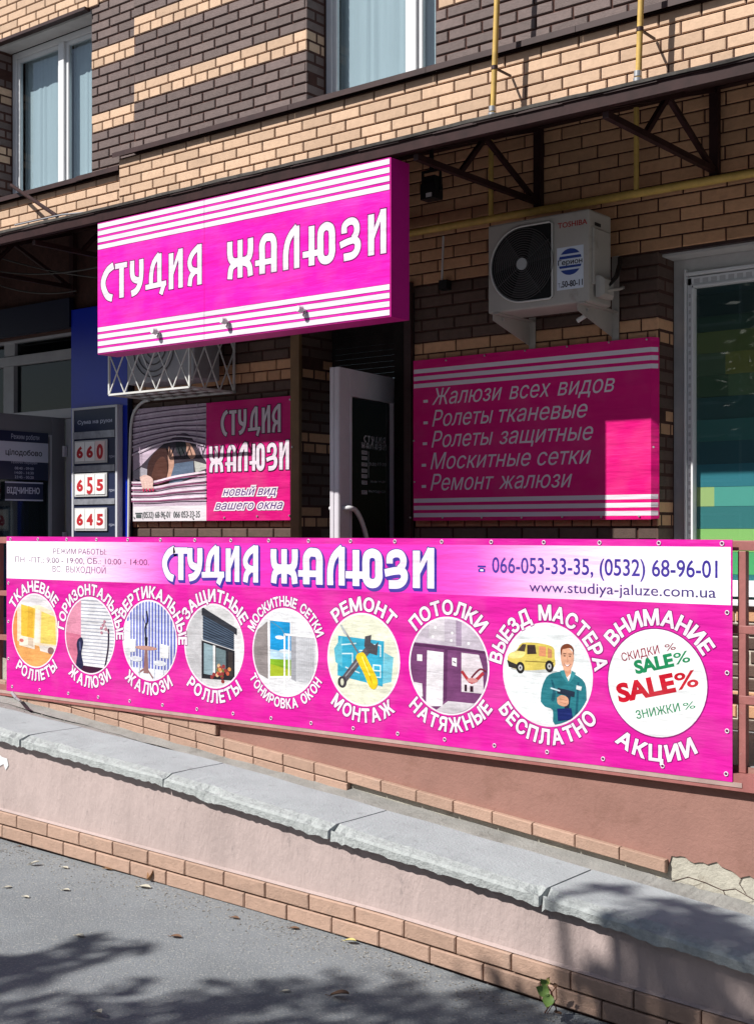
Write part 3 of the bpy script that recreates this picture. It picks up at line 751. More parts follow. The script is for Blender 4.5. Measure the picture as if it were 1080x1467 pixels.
quick('door_frame', dw, jamb, bevel=.004)
quick('side_panel', dw, lambda b: b.box(hx+.052, PX1, 7.0, 7.2, FLOOR, 1.6, mat('dark_siding', (.02, .017, .016), .9, var=.3, spec=.1)))
for x0, x1 in ((XZ(419, 600, 6.79)[0], XZ(431, 600, 6.79)[0]), (XZ(581, 600, 6.79)[0], XZ(591, 600, 6.79)[0])):
    quick('trim_strip', dw, lambda b: b.box(x0, x1, 6.77, 6.80, FLOOR, 1.62, mat('ochre_trim', (.20, .115, .05), .55, var=.2, vscale=5) if x0 < -5.8 else M_BROWN), label='ochre brown vertical trim beside the doorway')
# ---- open door leaf (plane nearly at right angles to the wall, hinge at the right)
Ld = .84; Fd = Frame((-5.365, 6.339, 0), (hx+5.365, 7.14-6.339, 0)); Ld = math.hypot(hx+5.365, 7.14-6.339)
z0, z1 = FLOOR+.02, 1.045
dl = thing('door_leaf', 'open white plastic door with dark glass and curved white handles beside the price list', 'door', (-5.4, 6.7, FLOOR+.02))
def lf(b):
    for a, c, e, f in ((0, .13, z0, z1), (Ld-.10, Ld, z0, z1), (.13, Ld-.10, z1-.16, z1), (.13, Ld-.10, z0, z0+.35)): b.box(a, c, -.055, 0, e, f, M_DOORW, Fd)
    b.box(-.004, .0, -.07, -.042, z0, z1, M_DOORW, Fd); b.box(-.0045, 0, -.03, -.006, z0, z1, M_DOORW, Fd)
quick('frame', dl, lf, bevel=.004)
quick('glazing_bead', dl, lambda b: [b.box(a, c, -.04, .006, e, f, M_DOORW, Fd) for a, c, e, f in ((.13, .145, z0+.35, z1-.16), (Ld-.115, Ld-.10, z0+.35, z1-.16), (.145, Ld-.115, z1-.175, z1-.16))])
quick('pane', dl, lambda b: b.box(.14, Ld-.11, -.03, -.024, z0+.34, z1-.165, glass_mat('door_glass', (.12, .12, .12), ior=1.35, body=.35, bcol=(.012, .012, .012)), Fd))
def hnd(side):
    def f(b):
        n = .045*side
        o = 0 if side > 0 else -.055
        zc = .085; pts = [(.045, o, zc+.06), (.06, o+n, zc+.06), (.12, o+n*1.1, zc+.045), (.19, o+n*1.1, zc-.02), (.25, o+n*1.1, zc-.12), (.28, o+n*1.1, zc-.22), (.285, o+n, zc-.3), (.285, o, zc-.33)]
        P = smoothp([(p[0], p[2]) for p in pts], 4); Q = smoothp([(p[0], p[1]) for p in pts], 4)
        b.tube([Fd.p(p[0], p[1], q[1]) for p, q in zip(P, Q)], .016, M_WHITE, 10)
    return f
quick('handle', dl, hnd(1)); quick('handle', dl, hnd(-1))
def dtxt(b):
    F = Frame(Fd.p(0, 0, -.0225), Fd.U); g = mat('door_lettering', (.55, .53, .55), .6); D_ = .15
    def U(px): # px along the leaf in the photo -> distance from the free edge
        r = ratio(px); # ray x = r*y ; solve Fd.O + U*t
        O, Uv = Fd.O, Fd.U; return (r*O.y-O.x)/(Uv.x-r*Uv.y)
    zz = lambda px, py: (HOR-py)/FPX*(-SA*Fd.p(U(px), 0).x+CA*Fd.p(U(px), 0).y)
    for i, ch in enumerate('СТУДИЯ'): a = U(525+i*5.4); disp_letter(b, F, ch, a, U(525+i*5.4+4.2), zz(540, 634), zz(540, 625), g)
    for i, ch in enumerate('ЖАЛЮЗИ'): a = U(522+i*6.1); disp_letter(b, F, ch, a, U(522+i*6.1+4.8), zz(540, 643), zz(540, 635), g)
    for i, d in enumerate(('ПН', 'ВТ', 'СР', 'ЧТ', 'ПТ', 'СБ', 'ВС')):
        y = (645, 653, 662, 671, 679, 688, 702)[i]; b.rect(F, U(522), U(530), zz(526, y+5.5), zz(526, y), g)
        text(b, F, d, U(523.5), U(528.5), zz(526, y+4.5), zz(526, y+1), pm((40, 36, 40)))
    b.rect(F, U(531.5), U(532.2), zz(531, 684), zz(531, 646), g)
    text(b, F, '9.00', U(533), U(543), zz(540, 667), zz(540, 662), g); text(b, F, '19.00', U(545), U(557), zz(550, 667), zz(550, 662), g)
    text(b, F, '10.00', U(535), U(544), zz(540, 691), zz(540, 688), g); text(b, F, '14.00', U(546), U(556), zz(550, 691), zz(550, 688), g)
    text(b, F, 'выходной', U(532), U(556), zz(540, 705), zz(540, 701), g)
quick('opening_hours_lettering', dl, dtxt)
# ================================================================== CANOPY
cn = thing('canopy', 'dark brown metal canopy running over the whole shop front', 'canopy', (-4, 5.5, 2.0))
CH_F, CH_B = 2.075, 2.50                       # height at the front edge and at the wall
cz = lambda y: CH_F+(CH_B-CH_F)*(y-5.5)/(6.80-5.5)
def roof(b):
    n = 60; x0, x1 = -12, 3
    b.box(x0, x1, 5.49, 5.50, CH_F-.004, CH_F+.02, M_BROWN)
    for i in range(n):
        a, c = x0+(x1-x0)*i/n-.012, x0+(x1-x0)*(i+1)/n+.012; o = .005 if i % 2 else 0
        vs = [(a, 5.49, cz(5.49)+o), (c, 5.49, cz(5.49)+o), (c, 6.80, cz(6.80)+o), (a, 6.80, cz(6.80)+o)]
        b.add(vs+[(p[0], p[1], p[2]-.004) for p in vs], [(0, 1, 2, 3), (7, 6, 5, 4), (0, 4, 5, 1), (1, 5, 6, 2), (2, 6, 7, 3), (3, 7, 4, 0)], M_BROWN)
quick('roof_sheet', cn, roof)
def drip(b):
    xs = fr(-12, 3, 150); vs = []; rnd = random.Random(2)
    for x in xs:
        e = .004*math.sin(x*3.1)+.002*math.sin(x*11)+.004*rnd.random()
        vs += [(x, 5.484+e*.4, CH_F+.002+e*.6), (x, 5.476+e*.4, CH_F+.014+e), (x, 5.56, CH_F+.044+e)]
    b.add(vs, [(3*i+j, 3*i+3+j, 3*i+4+j, 3*i+1+j) for i in range(len(xs)-1) for j in (0, 1)], mat('weathered_flashing', (.17, .155, .14), .7, var=.35, vscale=15))
quick('edge_flashing', cn, drip)
quick('front_rail', cn, lambda b: b.box(-12, 3, 5.50, 5.54, CH_F-.062, CH_F-.004, M_DKRED))
quick('wall_rail', cn, lambda b: b.box(-12, 3, 6.74, 6.79, CH_B-.07, CH_B-.02, M_DKRED))
for y in (5.9, 6.35): quick('purlin', cn, lambda b: b.box(-12, 3, y, y+.035, cz(y)-.045, cz(y)-.006, M_DKRED))
for x in (-9.73, -8.58, -7.44, -6.55, -5.30, -4.16, -3.03, -1.9, -.75):
    def brk(b):
        b.box(x-.025, x+.025, 6.755, 6.797, 1.93, 2.43, M_DKRED)
        b.bar((x, 5.54, 1.985), (x, 6.76, 1.985), .032, M_DKRED); b.bar((x, 5.54, CH_F-.045), (x, 6.76, cz(6.76)-.06), .032, M_DKRED)
        b.bar((x, 6.74, 1.99), (x, 6.2, cz(6.2)-.06), .026, M_DKRED); b.bar((x, 6.2, cz(6.2)-.06), (x, 5.95, 1.99), .026, M_DKRED)
    quick('bracket', cn, brk)
# tie rod at the upper left, and a loose wire on the roof edge
a, c = W(17, 265, 6.80), W(82, 309, 5.95)
quick('tie_rod', cn, lambda b: b.tube([a, c], .016, M_DKRED, 8))
a = W(22, 322, 5.6); c = W(160, 300, 5.7); c.z = max(c.z, 2.12); a.z = max(a.z, 2.12)
quick('loose_rod', cn, lambda b: b.tube([a, (a+c)/2+Vector((0, 0, .02)), c], .006, M_STEELG, 6))
for (p, q, sg) in ((W(-20, 362, 6.3), W(150, 398, 6.2), .03), (W(-20, 400, 6.5), W(110, 416, 6.6), .06), (W(-20, 385, 6.4), W(150, 380, 6.0), .05)):
    o = quick('sagging_cable', None, lambda b: b.tube([p.lerp(q, t)-Vector((0, 0, sg*4*t*(1-t))) for t in fr(0, 1, 10)], .006, mat('black_cable', (.05, .045, .04), .5), 6))
    tag(o, ['thin black cable sagging highest under the canopy at the far left', 'black cable with the deepest sag under the canopy at the far left', 'black cable under the canopy leading to the sign at left'][[.03, .06, .05].index(sg)], 'cable', 'cables under the canopy at left')
# cable along the front edge
# ---- floodlight
fl = thing('floodlight', 'small black floodlight hanging under the canopy beside the lightbox sign', 'floodlight', W(618, 292, 6.3))
c = W(618, 273, 6.3)
def fb(b):
    b.box(c.x-.055, c.x+.055, c.y-.04, c.y+.04, c.z-.055, c.z+.04, M_BLACK); b.box(c.x-.045, c.x+.045, c.y-.03, c.y+.05, c.z+.04, c.z+.085, M_BLACK)
    for i in range(6): b.box(c.x-.05+i*.018, c.x-.044+i*.018, c.y+.04, c.y+.055, c.z-.04, c.z+.03, M_BLACK)
quick('housing', fl, fb, bevel=.006)
quick('mount', fl, lambda b: (b.bar((c.x-.065, c.y, c.z-.01), (c.x-.065, c.y, c.z+.12), .012, M_BLACK), b.bar((c.x+.065, c.y, c.z-.01), (c.x+.065, c.y, c.z+.12), .012, M_BLACK), b.bar((c.x-.07, c.y, c.z+.12), (c.x+.07, c.y, c.z+.12), .014, M_BLACK), b.bar((c.x, c.y, c.z+.12), (c.x, c.y, cz(c.y)-.01), .02, M_BLACK)))
quick('rating_label', fl, lambda b: b.box(c.x-.012, c.x+.03, c.y-.0415, c.y-.04, c.z-.045, c.z-.02, mat('label_white', (.7, .7, .7), .5)))

# ================================================================== GAS PIPES
gp = thing('gas_pipe', 'yellow horizontal gas pipe along the wall under the canopy', 'pipe', (-4, 6.70, 1.9))
zp = 1.915
quick('pipe', gp, lambda b: b.tube([(-6.4, 6.70, zp), (-4.95, 6.70, zp+.004), (-3, 6.70, zp-.002), (2, 6.70, zp+.003)], .0235, M_YEL, 12))
for px, tx, nm in ((703, 711, 'yellow gas pipe rising over the brick band nearer the lightbox sign'), (911, 917, 'yellow gas pipe rising over the brick band above the shop window')):
    x = ratio(px)*6.70; xb = ratio(px+2)*6.62; xt = ratio(tx)*6.62
    quick('branch', gp, lambda b: b.tube([(x, 6.70, zp), (x, 6.70, 2.40)], .016, M_YEL, 10))
    rp = thing('gas_riser', nm, 'pipe', (xb, 6.62, 2.45), 'gas risers above the canopy')
    ztop = 4.2; k = (xt-xb)/( (HOR-0)*6.62*NN/((px+UP)*FPX)-2.52)
    quick('pipe', rp, lambda b: b.tube([(xb, 6.62, 2.44), (xb+k*(ztop-2.44), 6.62, ztop)], .0175, M_YEL, 12))
    def col(b):
        b.tube([(xb, 6.62, 2.50), (xb, 6.62, 2.535)], .027, M_SILV, 12); b.tube([(xb, 6.62, 2.545), (xb+.001, 6.62, 2.575)], .023, M_SILV, 12); b.box(xb-.035, xb+.02, 6.60, 6.64, 2.49, 2.505, M_SILV)
    quick('fitting', rp, col)
    quick('wall_clip', rp, lambda b: (b.box(xb+k*.36-.006, xb+k*.36+.006, 6.63, 6.80, 2.80, 2.812, M_BROWN), b.tube([(xb+k*.36, 6.62, 2.795), (xb+k*.36, 6.62, 2.818)], .021, M_BROWN, 12)))
o = quick('wall_conduit', None, lambda b: (b.tube([W(635, 338, 6.78), W(633, 403, 6.78)], .007, M_CABLE, 8), b.box(*(lambda q: (q.x-.03, q.x+.03, 6.755, 6.808, q.z-.03, q.z+.03))(W(637, 408, 6.78)), M_BLACK)))
tag(o, 'thin pale conduit dropping to a black junction box left of the air conditioner', 'conduit')

# ================================================================== AIR CONDITIONER
def ac_unit(name, label, x0, y0, z0, w_, h_, d_, full=True, m=M_AC):
    t = thing(name, label, 'air conditioner', (x0+w_/2, y0+d_/2, z0))
    F = Frame((x0, y0, z0), (1, 0, 0))
    quick('casing', t, lambda b: b.box(x0, x0+w_, y0, y0+d_, z0+.0, z0+h_, m), bevel=.012)
    if not full:
        quick('fan_grille', t, lambda b: [b.tube([F.p(.3+r*math.cos(a), h_*.5+r*math.sin(a), .006) for a in fr(0, 2*math.pi, 32)], .004, M_GRILL, 5, caps=False) for r in (.08, .13, .18, .22)])
        return t
    lx = lambda px: (ratio(px)*y0)-x0
    cx_, cz_, R = .245, .262, .215
    def gr(b):
        pts = [(cx_+R*math.cos(a), cz_+R*math.sin(a)) for a in fr(math.pi/2, 3*math.pi/2, 24)]+[(lx(791), cz_-R), (lx(791)+.0, cz_+R)]
        b.poly(F, pts, mat('black_recess', (.006, .006, .006), .8), .002)
        for r in [.03+i*.0135 for i in range(14)]:
            b.tube([F.p(cx_+r*math.cos(a), cz_+r*math.sin(a), .012) for a in fr(0, 2*math.pi, 40)], .0022, M_GRILL, 5, caps=False)
        for k in range(4):
            a = k*math.pi/2+.6; b.bar(F.p(cx_+.03*math.cos(a), cz_+.03*math.sin(a), .009), F.p(cx_+R*math.cos(a), cz_+R*math.sin(a), .009), .003, M_GRILL)
    quick('fan_grille', t, gr)
    def rim(b):
        pts = [(cx_+(R+.003)*math.cos(a), cz_+(R+.003)*math.sin(a)) for a in fr(math.pi/2, 3*math.pi/2, 24)]+[(lx(788), cz_-R-.003), (lx(791)+.003, cz_-R+.01), (lx(791)+.003, cz_+R-.01), (lx(788), cz_+R+.003)]
        pts.append(pts[0]); b.tube([F.p(u, v, .008) for u, v in pts], .006, mat('rim_grey', (.6, .58, .55), .4), 6, caps=False)
    quick('grille_rim', t, rim)
    quick('hub', t, lambda b: b.tube([F.p(cx_, cz_, .012), F.p(cx_, cz_, .019)], .035, mat('grey_hub', (.4, .4, .4), .5), 20))
    quick('fan_blade', t, lambda b: [b.poly(F, [(cx_+r*math.cos(a+q), cz_+r*math.sin(a+q)) for r, a in ((.03, 0), (.19, .1), (.2, .6), (.19, 1.2), (.03, .7))], mat('fan_grey', (.03, .03, .03), .5), .004) for q in (0, 2.1, 4.2)])
    def lett(b):
        text(b, F, 'TOSHIBA', lx(799), lx(840.5), h_-.085, h_-.055, mat('red_print', (.35, .03, .03), .5), bold=.02)
    quick('lettering', t, lett)
    def st(b):
        u0, u1 = lx(797.5), lx(835.5); v0, v1 = 1.36-z0, 1.60-z0
        b.rect(F, u0, u1, v0, v1, mat('sticker_white', (.62, .66, .74), .5), .0006)
        c0, c1 = (u0+u1)/2, v0+.155; bl = mat('sticker_blue', (.02, .05, .25), .5); R_ = .075
        for lo, hi in ((.045, .075), (.018, .034), (-.034, -.020), (-.075, -.045)):
            pts = []
            n = 10
            for k in range(n+1):
                z = lo+(hi-lo)*k/n; pts.append((c0+math.sqrt(max(0, R_*R_-z*z)), c1+z))
            pts += [(2*c0-p[0], p[1]) for p in reversed(pts)]
            b.poly(F, pts, bl, .001)
        b.lay = 30
        text(b, F, 'Герион', u0+.008, u1-.008, c1-.014, c1+.014, mat('ink', (.01, .01, .015), .5), bold=.02)
        text(b, F, 'т.50-80-11', u0+.006, u1-.006, v0+.015, v0+.05, mat('ink', (.01, .01, .015), .5), bold=.02)
    quick('sticker', t, st, label='white sticker with blue striped disc and phone number')
    Fs = Frame((x0+w_, y0, z0), (0, 1, 0))
    quick('service_cover', t, lambda b: b.cbox(Fs, .03, d_-.03, .10, h_-.10, 0, .012, m, .006))
    quick('hand_slot', t, lambda b: b.rect(Fs, .06, .13, h_-.085, h_-.065, M_BLACK, .0015))
    quick('valve_cover', t, lambda b: b.cbox(Fs, .05, d_-.06, .03, .15, .012, .06, M_AC, .02))
    def pipes(b):
        b.tube([Fs.p(.12, .1, .05), Fs.p(.2, .16, .06), Fs.p(.3, .25, .03), Fs.p(.36, .3, .0)], .014, M_BLACK, 8)
        b.tube([Fs.p(.1, .07, .05), Fs.p(.2, .09, .08), Fs.p(.32, .12, .04)], .01, M_AC, 8)
    quick('refrigerant_pipe', t, pipes)
    return t
ax0 = ratio(698.5)*6.41; ax1 = ratio(843.5)*6.41
ac_unit('air_conditioner', 'cream outdoor air conditioner with round black grille mounted above the price list banner', ax0, 6.41, 1.277, ax1-ax0, .52, .255)
for i, x in enumerate((ax0+.04, ax1-.07)):
    br = thing('mounting_bracket', ['cream steel bracket under the left end of the air conditioner', 'cream steel bracket under the right end of the air conditioner'][i], 'bracket', (x, 6.6, 1.15), 'brackets under the air conditioner')
    def arm(b):
        P = [(x, 6.40, 1.274), (x, 6.80, 1.274), (x, 6.80, 1.13), (x, 6.40, 1.235)]
        b.add(P+[(p[0]+.004, p[1], p[2]) for p in P], [(0, 1, 2, 3), (7, 6, 5, 4), (0, 4, 5, 1), (1, 5, 6, 2), (2, 6, 7, 3), (3, 7, 4, 0)], M_AC)
        b.box(x, x+.045, 6.40, 6.80, 1.2705, 1.2765, M_AC)
    quick('arm', br, arm); quick('wall_plate', br, lambda b: b.box(x, x+.045, 6.80, 6.806, 1.10, 1.60 if i else 1.30, M_AC))
    quick('bolt', br, lambda b: b.tube([(x-.005, 6.50, 1.25), (x+.012, 6.50, 1.25)], .009, M_SILV, 8))
o = quick('drain_hose_end', None, lambda b: (b.tube([W(827, 459, 6.55), W(838, 452, 6.55)], .014, M_CABLE, 8), b.tube([W(838, 452, 6.55), W(847, 449, 6.6)], .008, M_BLACK, 8)))
tag(o, 'short white drain hose end hanging under the air conditioner', 'hose')

# ================================================================== LIGHTBOX SIGN
sg = thing('lightbox_sign', 'large magenta lightbox sign with white striped borders and white shop name', 'sign', (-5.5, 5.57, 1.155))
sx0, sx1, sz0, sz1 = ratio(140.5)*5.5, ratio(558.5)*5.5, 1.152, 2.0
MAG = pm((255, 30, 190), .4); MAGD = mat('magenta_side', lin((190, 18, 132)), .45, var=.06)
quick('box', sg, lambda b: b.box(sx0, sx1, 5.504, 5.66, sz0+.001, sz1-.001, MAGD), bevel=.003)
xm = ratio(293)*5.5
quick('side_frame', sg, lambda b: (b.box(sx1+.0, sx1+.006, 5.502, 5.663, sz0, sz1, MAGD), b.box(sx0, sx1+.006, 5.502, 5.663, sz0-.005, sz0-.0, MAGD)))
for a, c in ((sx0, xm-.0012), (xm+.0012, sx1)):
    quick('face_panel', sg, lambda b: b.box(a, c, 5.50, 5.5035, sz0, sz1, MAG))
FS = wallF(5.4995)
for k in range(4):
    for z in (sz1-.006-k*.0455-.029, sz0+.004+k*.0455):
        def stp(b):
            for a, c in ((sx0+.002, xm-.0015), (xm+.0015, sx1-.002)):
                b.rect(FS, a, c, z-.0035, z+.0325, pm((160, 20, 130)), .0003); b.rect(FS, a, c, z, z+.029, M_STRIPW, .0006)
        quick('stripe', sg, stp)
letters = [('С', 143.5, 165), ('Т', 164.5, 183.5), ('У', 185.5, 207.5), ('Д', 208, 239.5), ('И', 241, 263.5), ('Я', 267.5, 290.5), ('Ж', 324.5, 364.5), ('А', 365, 398.5), ('Л', 404.5, 430.5), ('Ю', 433, 481.5), ('З', 486.5, 518), ('И', 526, 554.5)]
for ch, a, c in letters:
    def f(b):
        u0, u1 = ratio(a+1)*5.5, ratio(c-1)*5.5; dz = .0
        disp_letter(b, FS, ch, u0, u1, 1.492, 1.713, pm((120, 20, 110)), grow=.0065)
        disp_letter(b, FS, ch, u0, u1, 1.492, 1.713, M_STRIPW)
    quick('letter', sg, f)
for px, py in ((229, 476), (328, 461), (437.5, 444.5)):
    q = W(px, py, 5.5)
    def kn(b):
        b.tube([(q.x, 5.499, q.z), (q.x, 5.475, q.z)], .010, M_SILV, 10); b.tube([(q.x-.006, 5.475, q.z+.004), (q.x-.010, 5.445, q.z+.006)], .021, mat('lamp_white', (.6, .6, .6), .4), 14, r2=.017); b.bar((q.x+.004, 5.497, q.z-.004), (q.x+.006, 5.48, q.z-.034), .014, M_SILV)
    quick('spot_lamp', sg, kn)
for x in (sx0+.3, (sx0+sx1)/2, sx1-.3): quick('hanger', sg, lambda b: (b.box(x, x+.03, 5.60, 5.63, sz1-.01, cz(5.6)-.005, M_DKRED)))

# ================================================================== CAGE WITH A SECOND UNIT
cg = thing('security_cage', 'white steel lattice cage hanging on the wall below the lightbox sign', 'cage', (-7.2, 6.5, 1.0))
kx0, kx1, ky0, kz0, kz1 = ratio(157)*6.35, ratio(272)*6.35, 6.35, 1.012, 1.62
MC_ = mat('cage_white', (.62, .62, .60), .45, var=.1)
def frm(b):
    for a, c in (((kx0, ky0, kz0), (kx1, ky0, kz0)), ((kx0, ky0, kz1), (kx1, ky0, kz1)), ((kx0, ky0, kz0), (kx0, ky0, kz1)), ((kx1, ky0, kz0), (kx1, ky0, kz1)),
                 ((kx0, ky0, kz0), (kx0, 6.8, kz0)), ((kx1, ky0, kz0), (kx1, 6.8, kz0)), ((kx1, 6.79, kz0), (kx1, 6.79, kz1)), ((kx1, ky0, kz1), (kx1, 6.8, kz1)), ((kx0, ky0, kz1), (kx0, 6.8, kz1)), ((kx0, 6.79, kz0), (kx1, 6.79, kz0))): b.bar(a, c, .014, MC_)
quick('frame', cg, frm)
def lat(F, w_, h_, n, name):
    st = w_/n
    def f(b):
        for k in range(-6, n+1):
            for s in (1, -1):
                u0 = k*st; pts = []
                # diagonal rising one and a half cells over the height
                a0, a1 = (u0, u0+2*st) if s > 0 else (u0+2*st, u0)
                for t in fr(0, 1, 8): pts.append((a0+(a1-a0)*t, h_*t))
                pts = [p for p in pts if -.001 <= p[0] <= w_+.001]
                if len(pts) > 1: b.bar(F.p(*pts[0], .002*s), F.p(*pts[-1], .002*s), .008, MC_)
    quick(name, cg, f)
lat(Frame((kx0, ky0, kz0), (1, 0, 0)), kx1-kx0, kz1-kz0, 5, 'lattice'); lat(Frame((kx1, ky0, kz0), (0, 1, 0)), .44, kz1-kz0, 3, 'lattice')
def bot(b):
    for k in range(8): x = kx0+(kx1-kx0)*k/7; b.bar((x, ky0, kz0+.002), (x, 6.79, kz0+.002), .008, MC_)
    for y in (6.5, 6.65): b.bar((kx0, y, kz0+.004), (kx1, y, kz0+.004), .008, MC_)
quick('bottom_grid', cg, bot)
ac_unit('air_conditioner', 'grey outdoor air conditioner shut inside the white lattice cage', kx0+.07, 6.46, 1.09, .72, .52, .26, full=False, m=M_STEELG)

# ================================================================== SMALL STUDIO POSTER (blind picture)
DP = 6.772
X1, Zt1 = XZ(191, 583.5, DP); X2, _ = XZ(419, 566, DP); Zb = XZ(300, 745.5, DP)[1]; Zt = XZ(421, 566, DP)[1]
po = thing('studio_poster', 'small magenta poster with a picture of someone parting white blinds', 'poster', (X1/2+X2/2, DP, Zb))
quick('board', po, lambda b: b.box(X1, X2, DP, DP+.02, Zb, Zt, MAGD))
FP = wallF(DP-.0003); xs_ = ratio(296)*DP
PK = pm((226, 20, 130))
def bg_(b):
    b.rect(FP, xs_, X2, Zb, Zt, PK, .0003); b.rect(FP, X1, xs_, Zb, Zb+.115, pm((238, 232, 238)), .0003)
    # blind picture: unit box
    ux, uz = xs_-X1, Zt-(Zb+.115); cl = [(0, 0), (1, 0), (1, 1), (0, 1)]
    A = Art(b, FP, X1, Zb+.115, ux, uz, cl); b.lay = 2
    A.R((206, 186, 204), 0, 1, 0, 1)
    # hand-parted gap
    A.P((70, 62, 72), smoothp([(0, .36), (.12, .42), (.3, .55), (.5, .66), (.68, .72), (.8, .68), (.93, .5), (1, .42), (1, .33), (.8, .26), (.55, .22), (.3, .2), (.12, .24), (0, .3), (0, .36)], 3))
    A.P((175, 170, 180), [(.0, .36), (.12, .40), (.3, .35), (.2, .25), (0, .29)])
    A.P((66, 42, 40), smoothp([(.2, .3), (.22, .45), (.36, .58), (.5, .56), (.56, .42), (.52, .25), (.4, .2), (.28, .22), (.2, .3)], 3))
    A.P((206, 160, 140), smoothp([(.5, .6), (.56, .52), (.57, .38), (.52, .28), (.47, .26), (.5, .38), (.49, .5), (.5, .6)], 3))
    A.P((92, 58, 50), smoothp([(.26, .3), (.32, .44), (.42, .5), (.48, .42), (.46, .28), (.36, .2), (.26, .3)], 3))
    A.P((100, 116, 140), [(.58, .42), (.83, .44), (.84, .3), (.6, .22), (.5, .22)]); A.P((196, 196, 190), [(.84, .44), (1, .4), (1, .36), (.86, .32)])
    A.P((206, 160, 140), smoothp([(.70, .66), (.78, .62), (.86, .5), (.8, .46), (.74, .54), (.70, .66)], 3)); A.P((48, 52, 56), smoothp([(.6, .66), (.7, .68), (.74, .56), (.66, .5), (.6, .56), (.6, .66)], 3))
    # slats above (lifted) and below (pressed down)
    for k in range(9):
        y = .965-k*.062; lift = max(0, (k-2))*.018
        pts = [(0, y-.028-max(0, k-5)*.02), (.3, y-.01+lift*.6), (.6, y+lift), (.8, y+lift*.7), (1, y+.004-max(0, k-6)*.04)]
        if k < 7: A.Ln((96, 74, 98), pts, .010, True); A.Ln((236, 222, 236), [(p[0], p[1]-.018) for p in pts], .012, True)
    for k in range(4):
        y = .235-k*.058; A.Ln((150, 84, 120), [(0, y-.01), (.3, y-.012), (.6, y+.012*(3-k)), (1, y+.02*(3-k))], .012, True)
        A.Ln((246, 226, 240), [(0, y+.012), (.3, y+.01), (.6, y+.02+.012*(3-k)), (1, y+.03+.02*(3-k))], .020, True)
    A.P((232, 196, 186), smoothp([(.12, .3), (.2, .32), (.3, .28), (.3, .2), (.24, .17), (.16, .2), (.12, .3)], 3))
    for k in range(4): A.Ln((240, 205, 196), [(.15+k*.04, .26), (.17+k*.045, .17)], .024); A.Ln((200, 40, 90), [(.168+k*.045, .175), (.175+k*.045, .155)], .02)
    A.Ln((190, 170, 190), [(.9, 1), (.9, .55)], .006); A.Ln((190, 170, 190), [(.12, 1), (.12, .45)], .006)
quick('printed_sheet', po, bg_)
def lt1(b):
    b.lay = 60
    gr, wh = pm((58, 20, 60)), pm((238, 224, 236))
    for row, (a0, a1, y0, y1, word) in enumerate(((317, 405, 621, 585, 'СТУДИЯ'), (300.5, 417.5, 674, 636, 'ЖАЛЮЗИ'))):
        wsum = sum(DISP[c][0]+.10 for c in word); U0, U1 = ratio(a0)*DP, ratio(a1)*DP; acc = 0
        v0 = XZ((a0+a1)/2, y0, DP)[1]; v1 = XZ((a0+a1)/2, y1, DP)[1]
        for c in word:
            wl = DISP[c][0]; u0 = U0+(U1-U0)*acc/wsum; u1 = U0+(U1-U0)*(acc+wl)/wsum; acc += wl+.10
            disp_letter(b, FP, c, u0, u1, v0, v1, gr, .006); disp_letter(b, FP, c, u0, u1, v0, v1, wh)
    for s, a0, a1, y0, y1 in (('новый вид', 320, 397, 709, 699), ('вашего окна', 309, 406, 729, 719)):
        v0 = XZ(360, y0, DP)[1]; v1 = XZ(360, y1, DP)[1]
        text(b, FP, s, ratio(a0)*DP, ratio(a1)*DP, v0, v1+.012, pm((96, 60, 130)), shear=.35, bold=.01, outline=(pm((246, 236, 244)), .11))
quick('shop_name', po, lt1)
def lt2(b):
    b.lay = 70
    v0, v1 = XZ(245, 741, DP)[1], XZ(245, 733, DP)[1]; k = pm((86, 96, 96))
    text(b, FP, '(0532) 68-96-01  066 053-33-35', ratio(205)*DP, ratio(287)*DP, v0, v1+.008, k, shear=.15)
    u = ratio(199.5)*DP; b.rect(FP, u-.03, u+.03, v0, v0+.025, k); b.rect(FP, u-.04, u+.04, v0+.03, v0+.04, k)
quick('phone_numbers', po, lt2)
def pins(b):
    for px, py in ((193, 741), (236, 741), (277, 742), (322, 741), (369, 739), (415, 738), (283, 579), (199, 590), (416, 572), (419, 640)):
        q = W(px, py, DP-.002); b.tube([q, q-Vector((0, .006, 0))], .007, M_SILV, 8)
quick('screw', po, pins)
o = quick('wall_conduit', None, lambda b: b.tube([Vector((p[0], 6.755, p[1])) for p in smoothp([XZ(px, py, 6.755) for px, py in ((214, 573), (206, 575), (197, 583), (191, 594), (188, 612), (187, 640))], 4)]+[W(185.5, 690, 6.755), W(184.5, 790, 6.755)], .0115, M_CABLE, 10))
tag(o, 'white conduit curving down the left side of the small blind poster', 'conduit')

# ================================================================== PRICE LIST BANNER (services)
DS = 6.765
a0, a1 = ratio(592)*DS, ratio(932)*DS; s0, s1 = XZ(760, 744.5, DS)[1], XZ(760, 499.5, DS)[1]
sv = thing('services_banner', 'magenta wall banner listing services in white italics left of the shop window', 'banner', ((a0+a1)/2, DS, s0))
FB = wallF(DS-.0003); MS = pm((240, 20, 132), .45)
xe = RX+.012
def svb(b):
    b.box(a0, a1, DS, DS+.004, s0, s1, MS)
    P = [(a1, DS, s0), (xe, DS+.035, s0+.004), (xe, DS+.035, s1-.003), (a1, DS, s1)]
    b.add(P+[(p[0], p[1]+.004, p[2]) for p in P], [(0, 1, 2, 3), (7, 6, 5, 4), (1, 5, 6, 2)], MS)
quick('sheet', sv, svb)
def svs(b):
    Fe = Frame((a1, DS-.0003, 0), (xe-a1, .035, 0)); Le = math.hypot(xe-a1, .035)
    for z in [s1-.085-k*.047 for k in range(3)]+[s0+.022+k*.047 for k in range(3)]:
        b.rect(FB, a0+.004, a1, z, z+.027, M_STRIPW, .0004); b.rect(Fe, 0, Le-.005, z, z+.027, M_STRIPW, .0004)
quick('stripe', sv, svs)
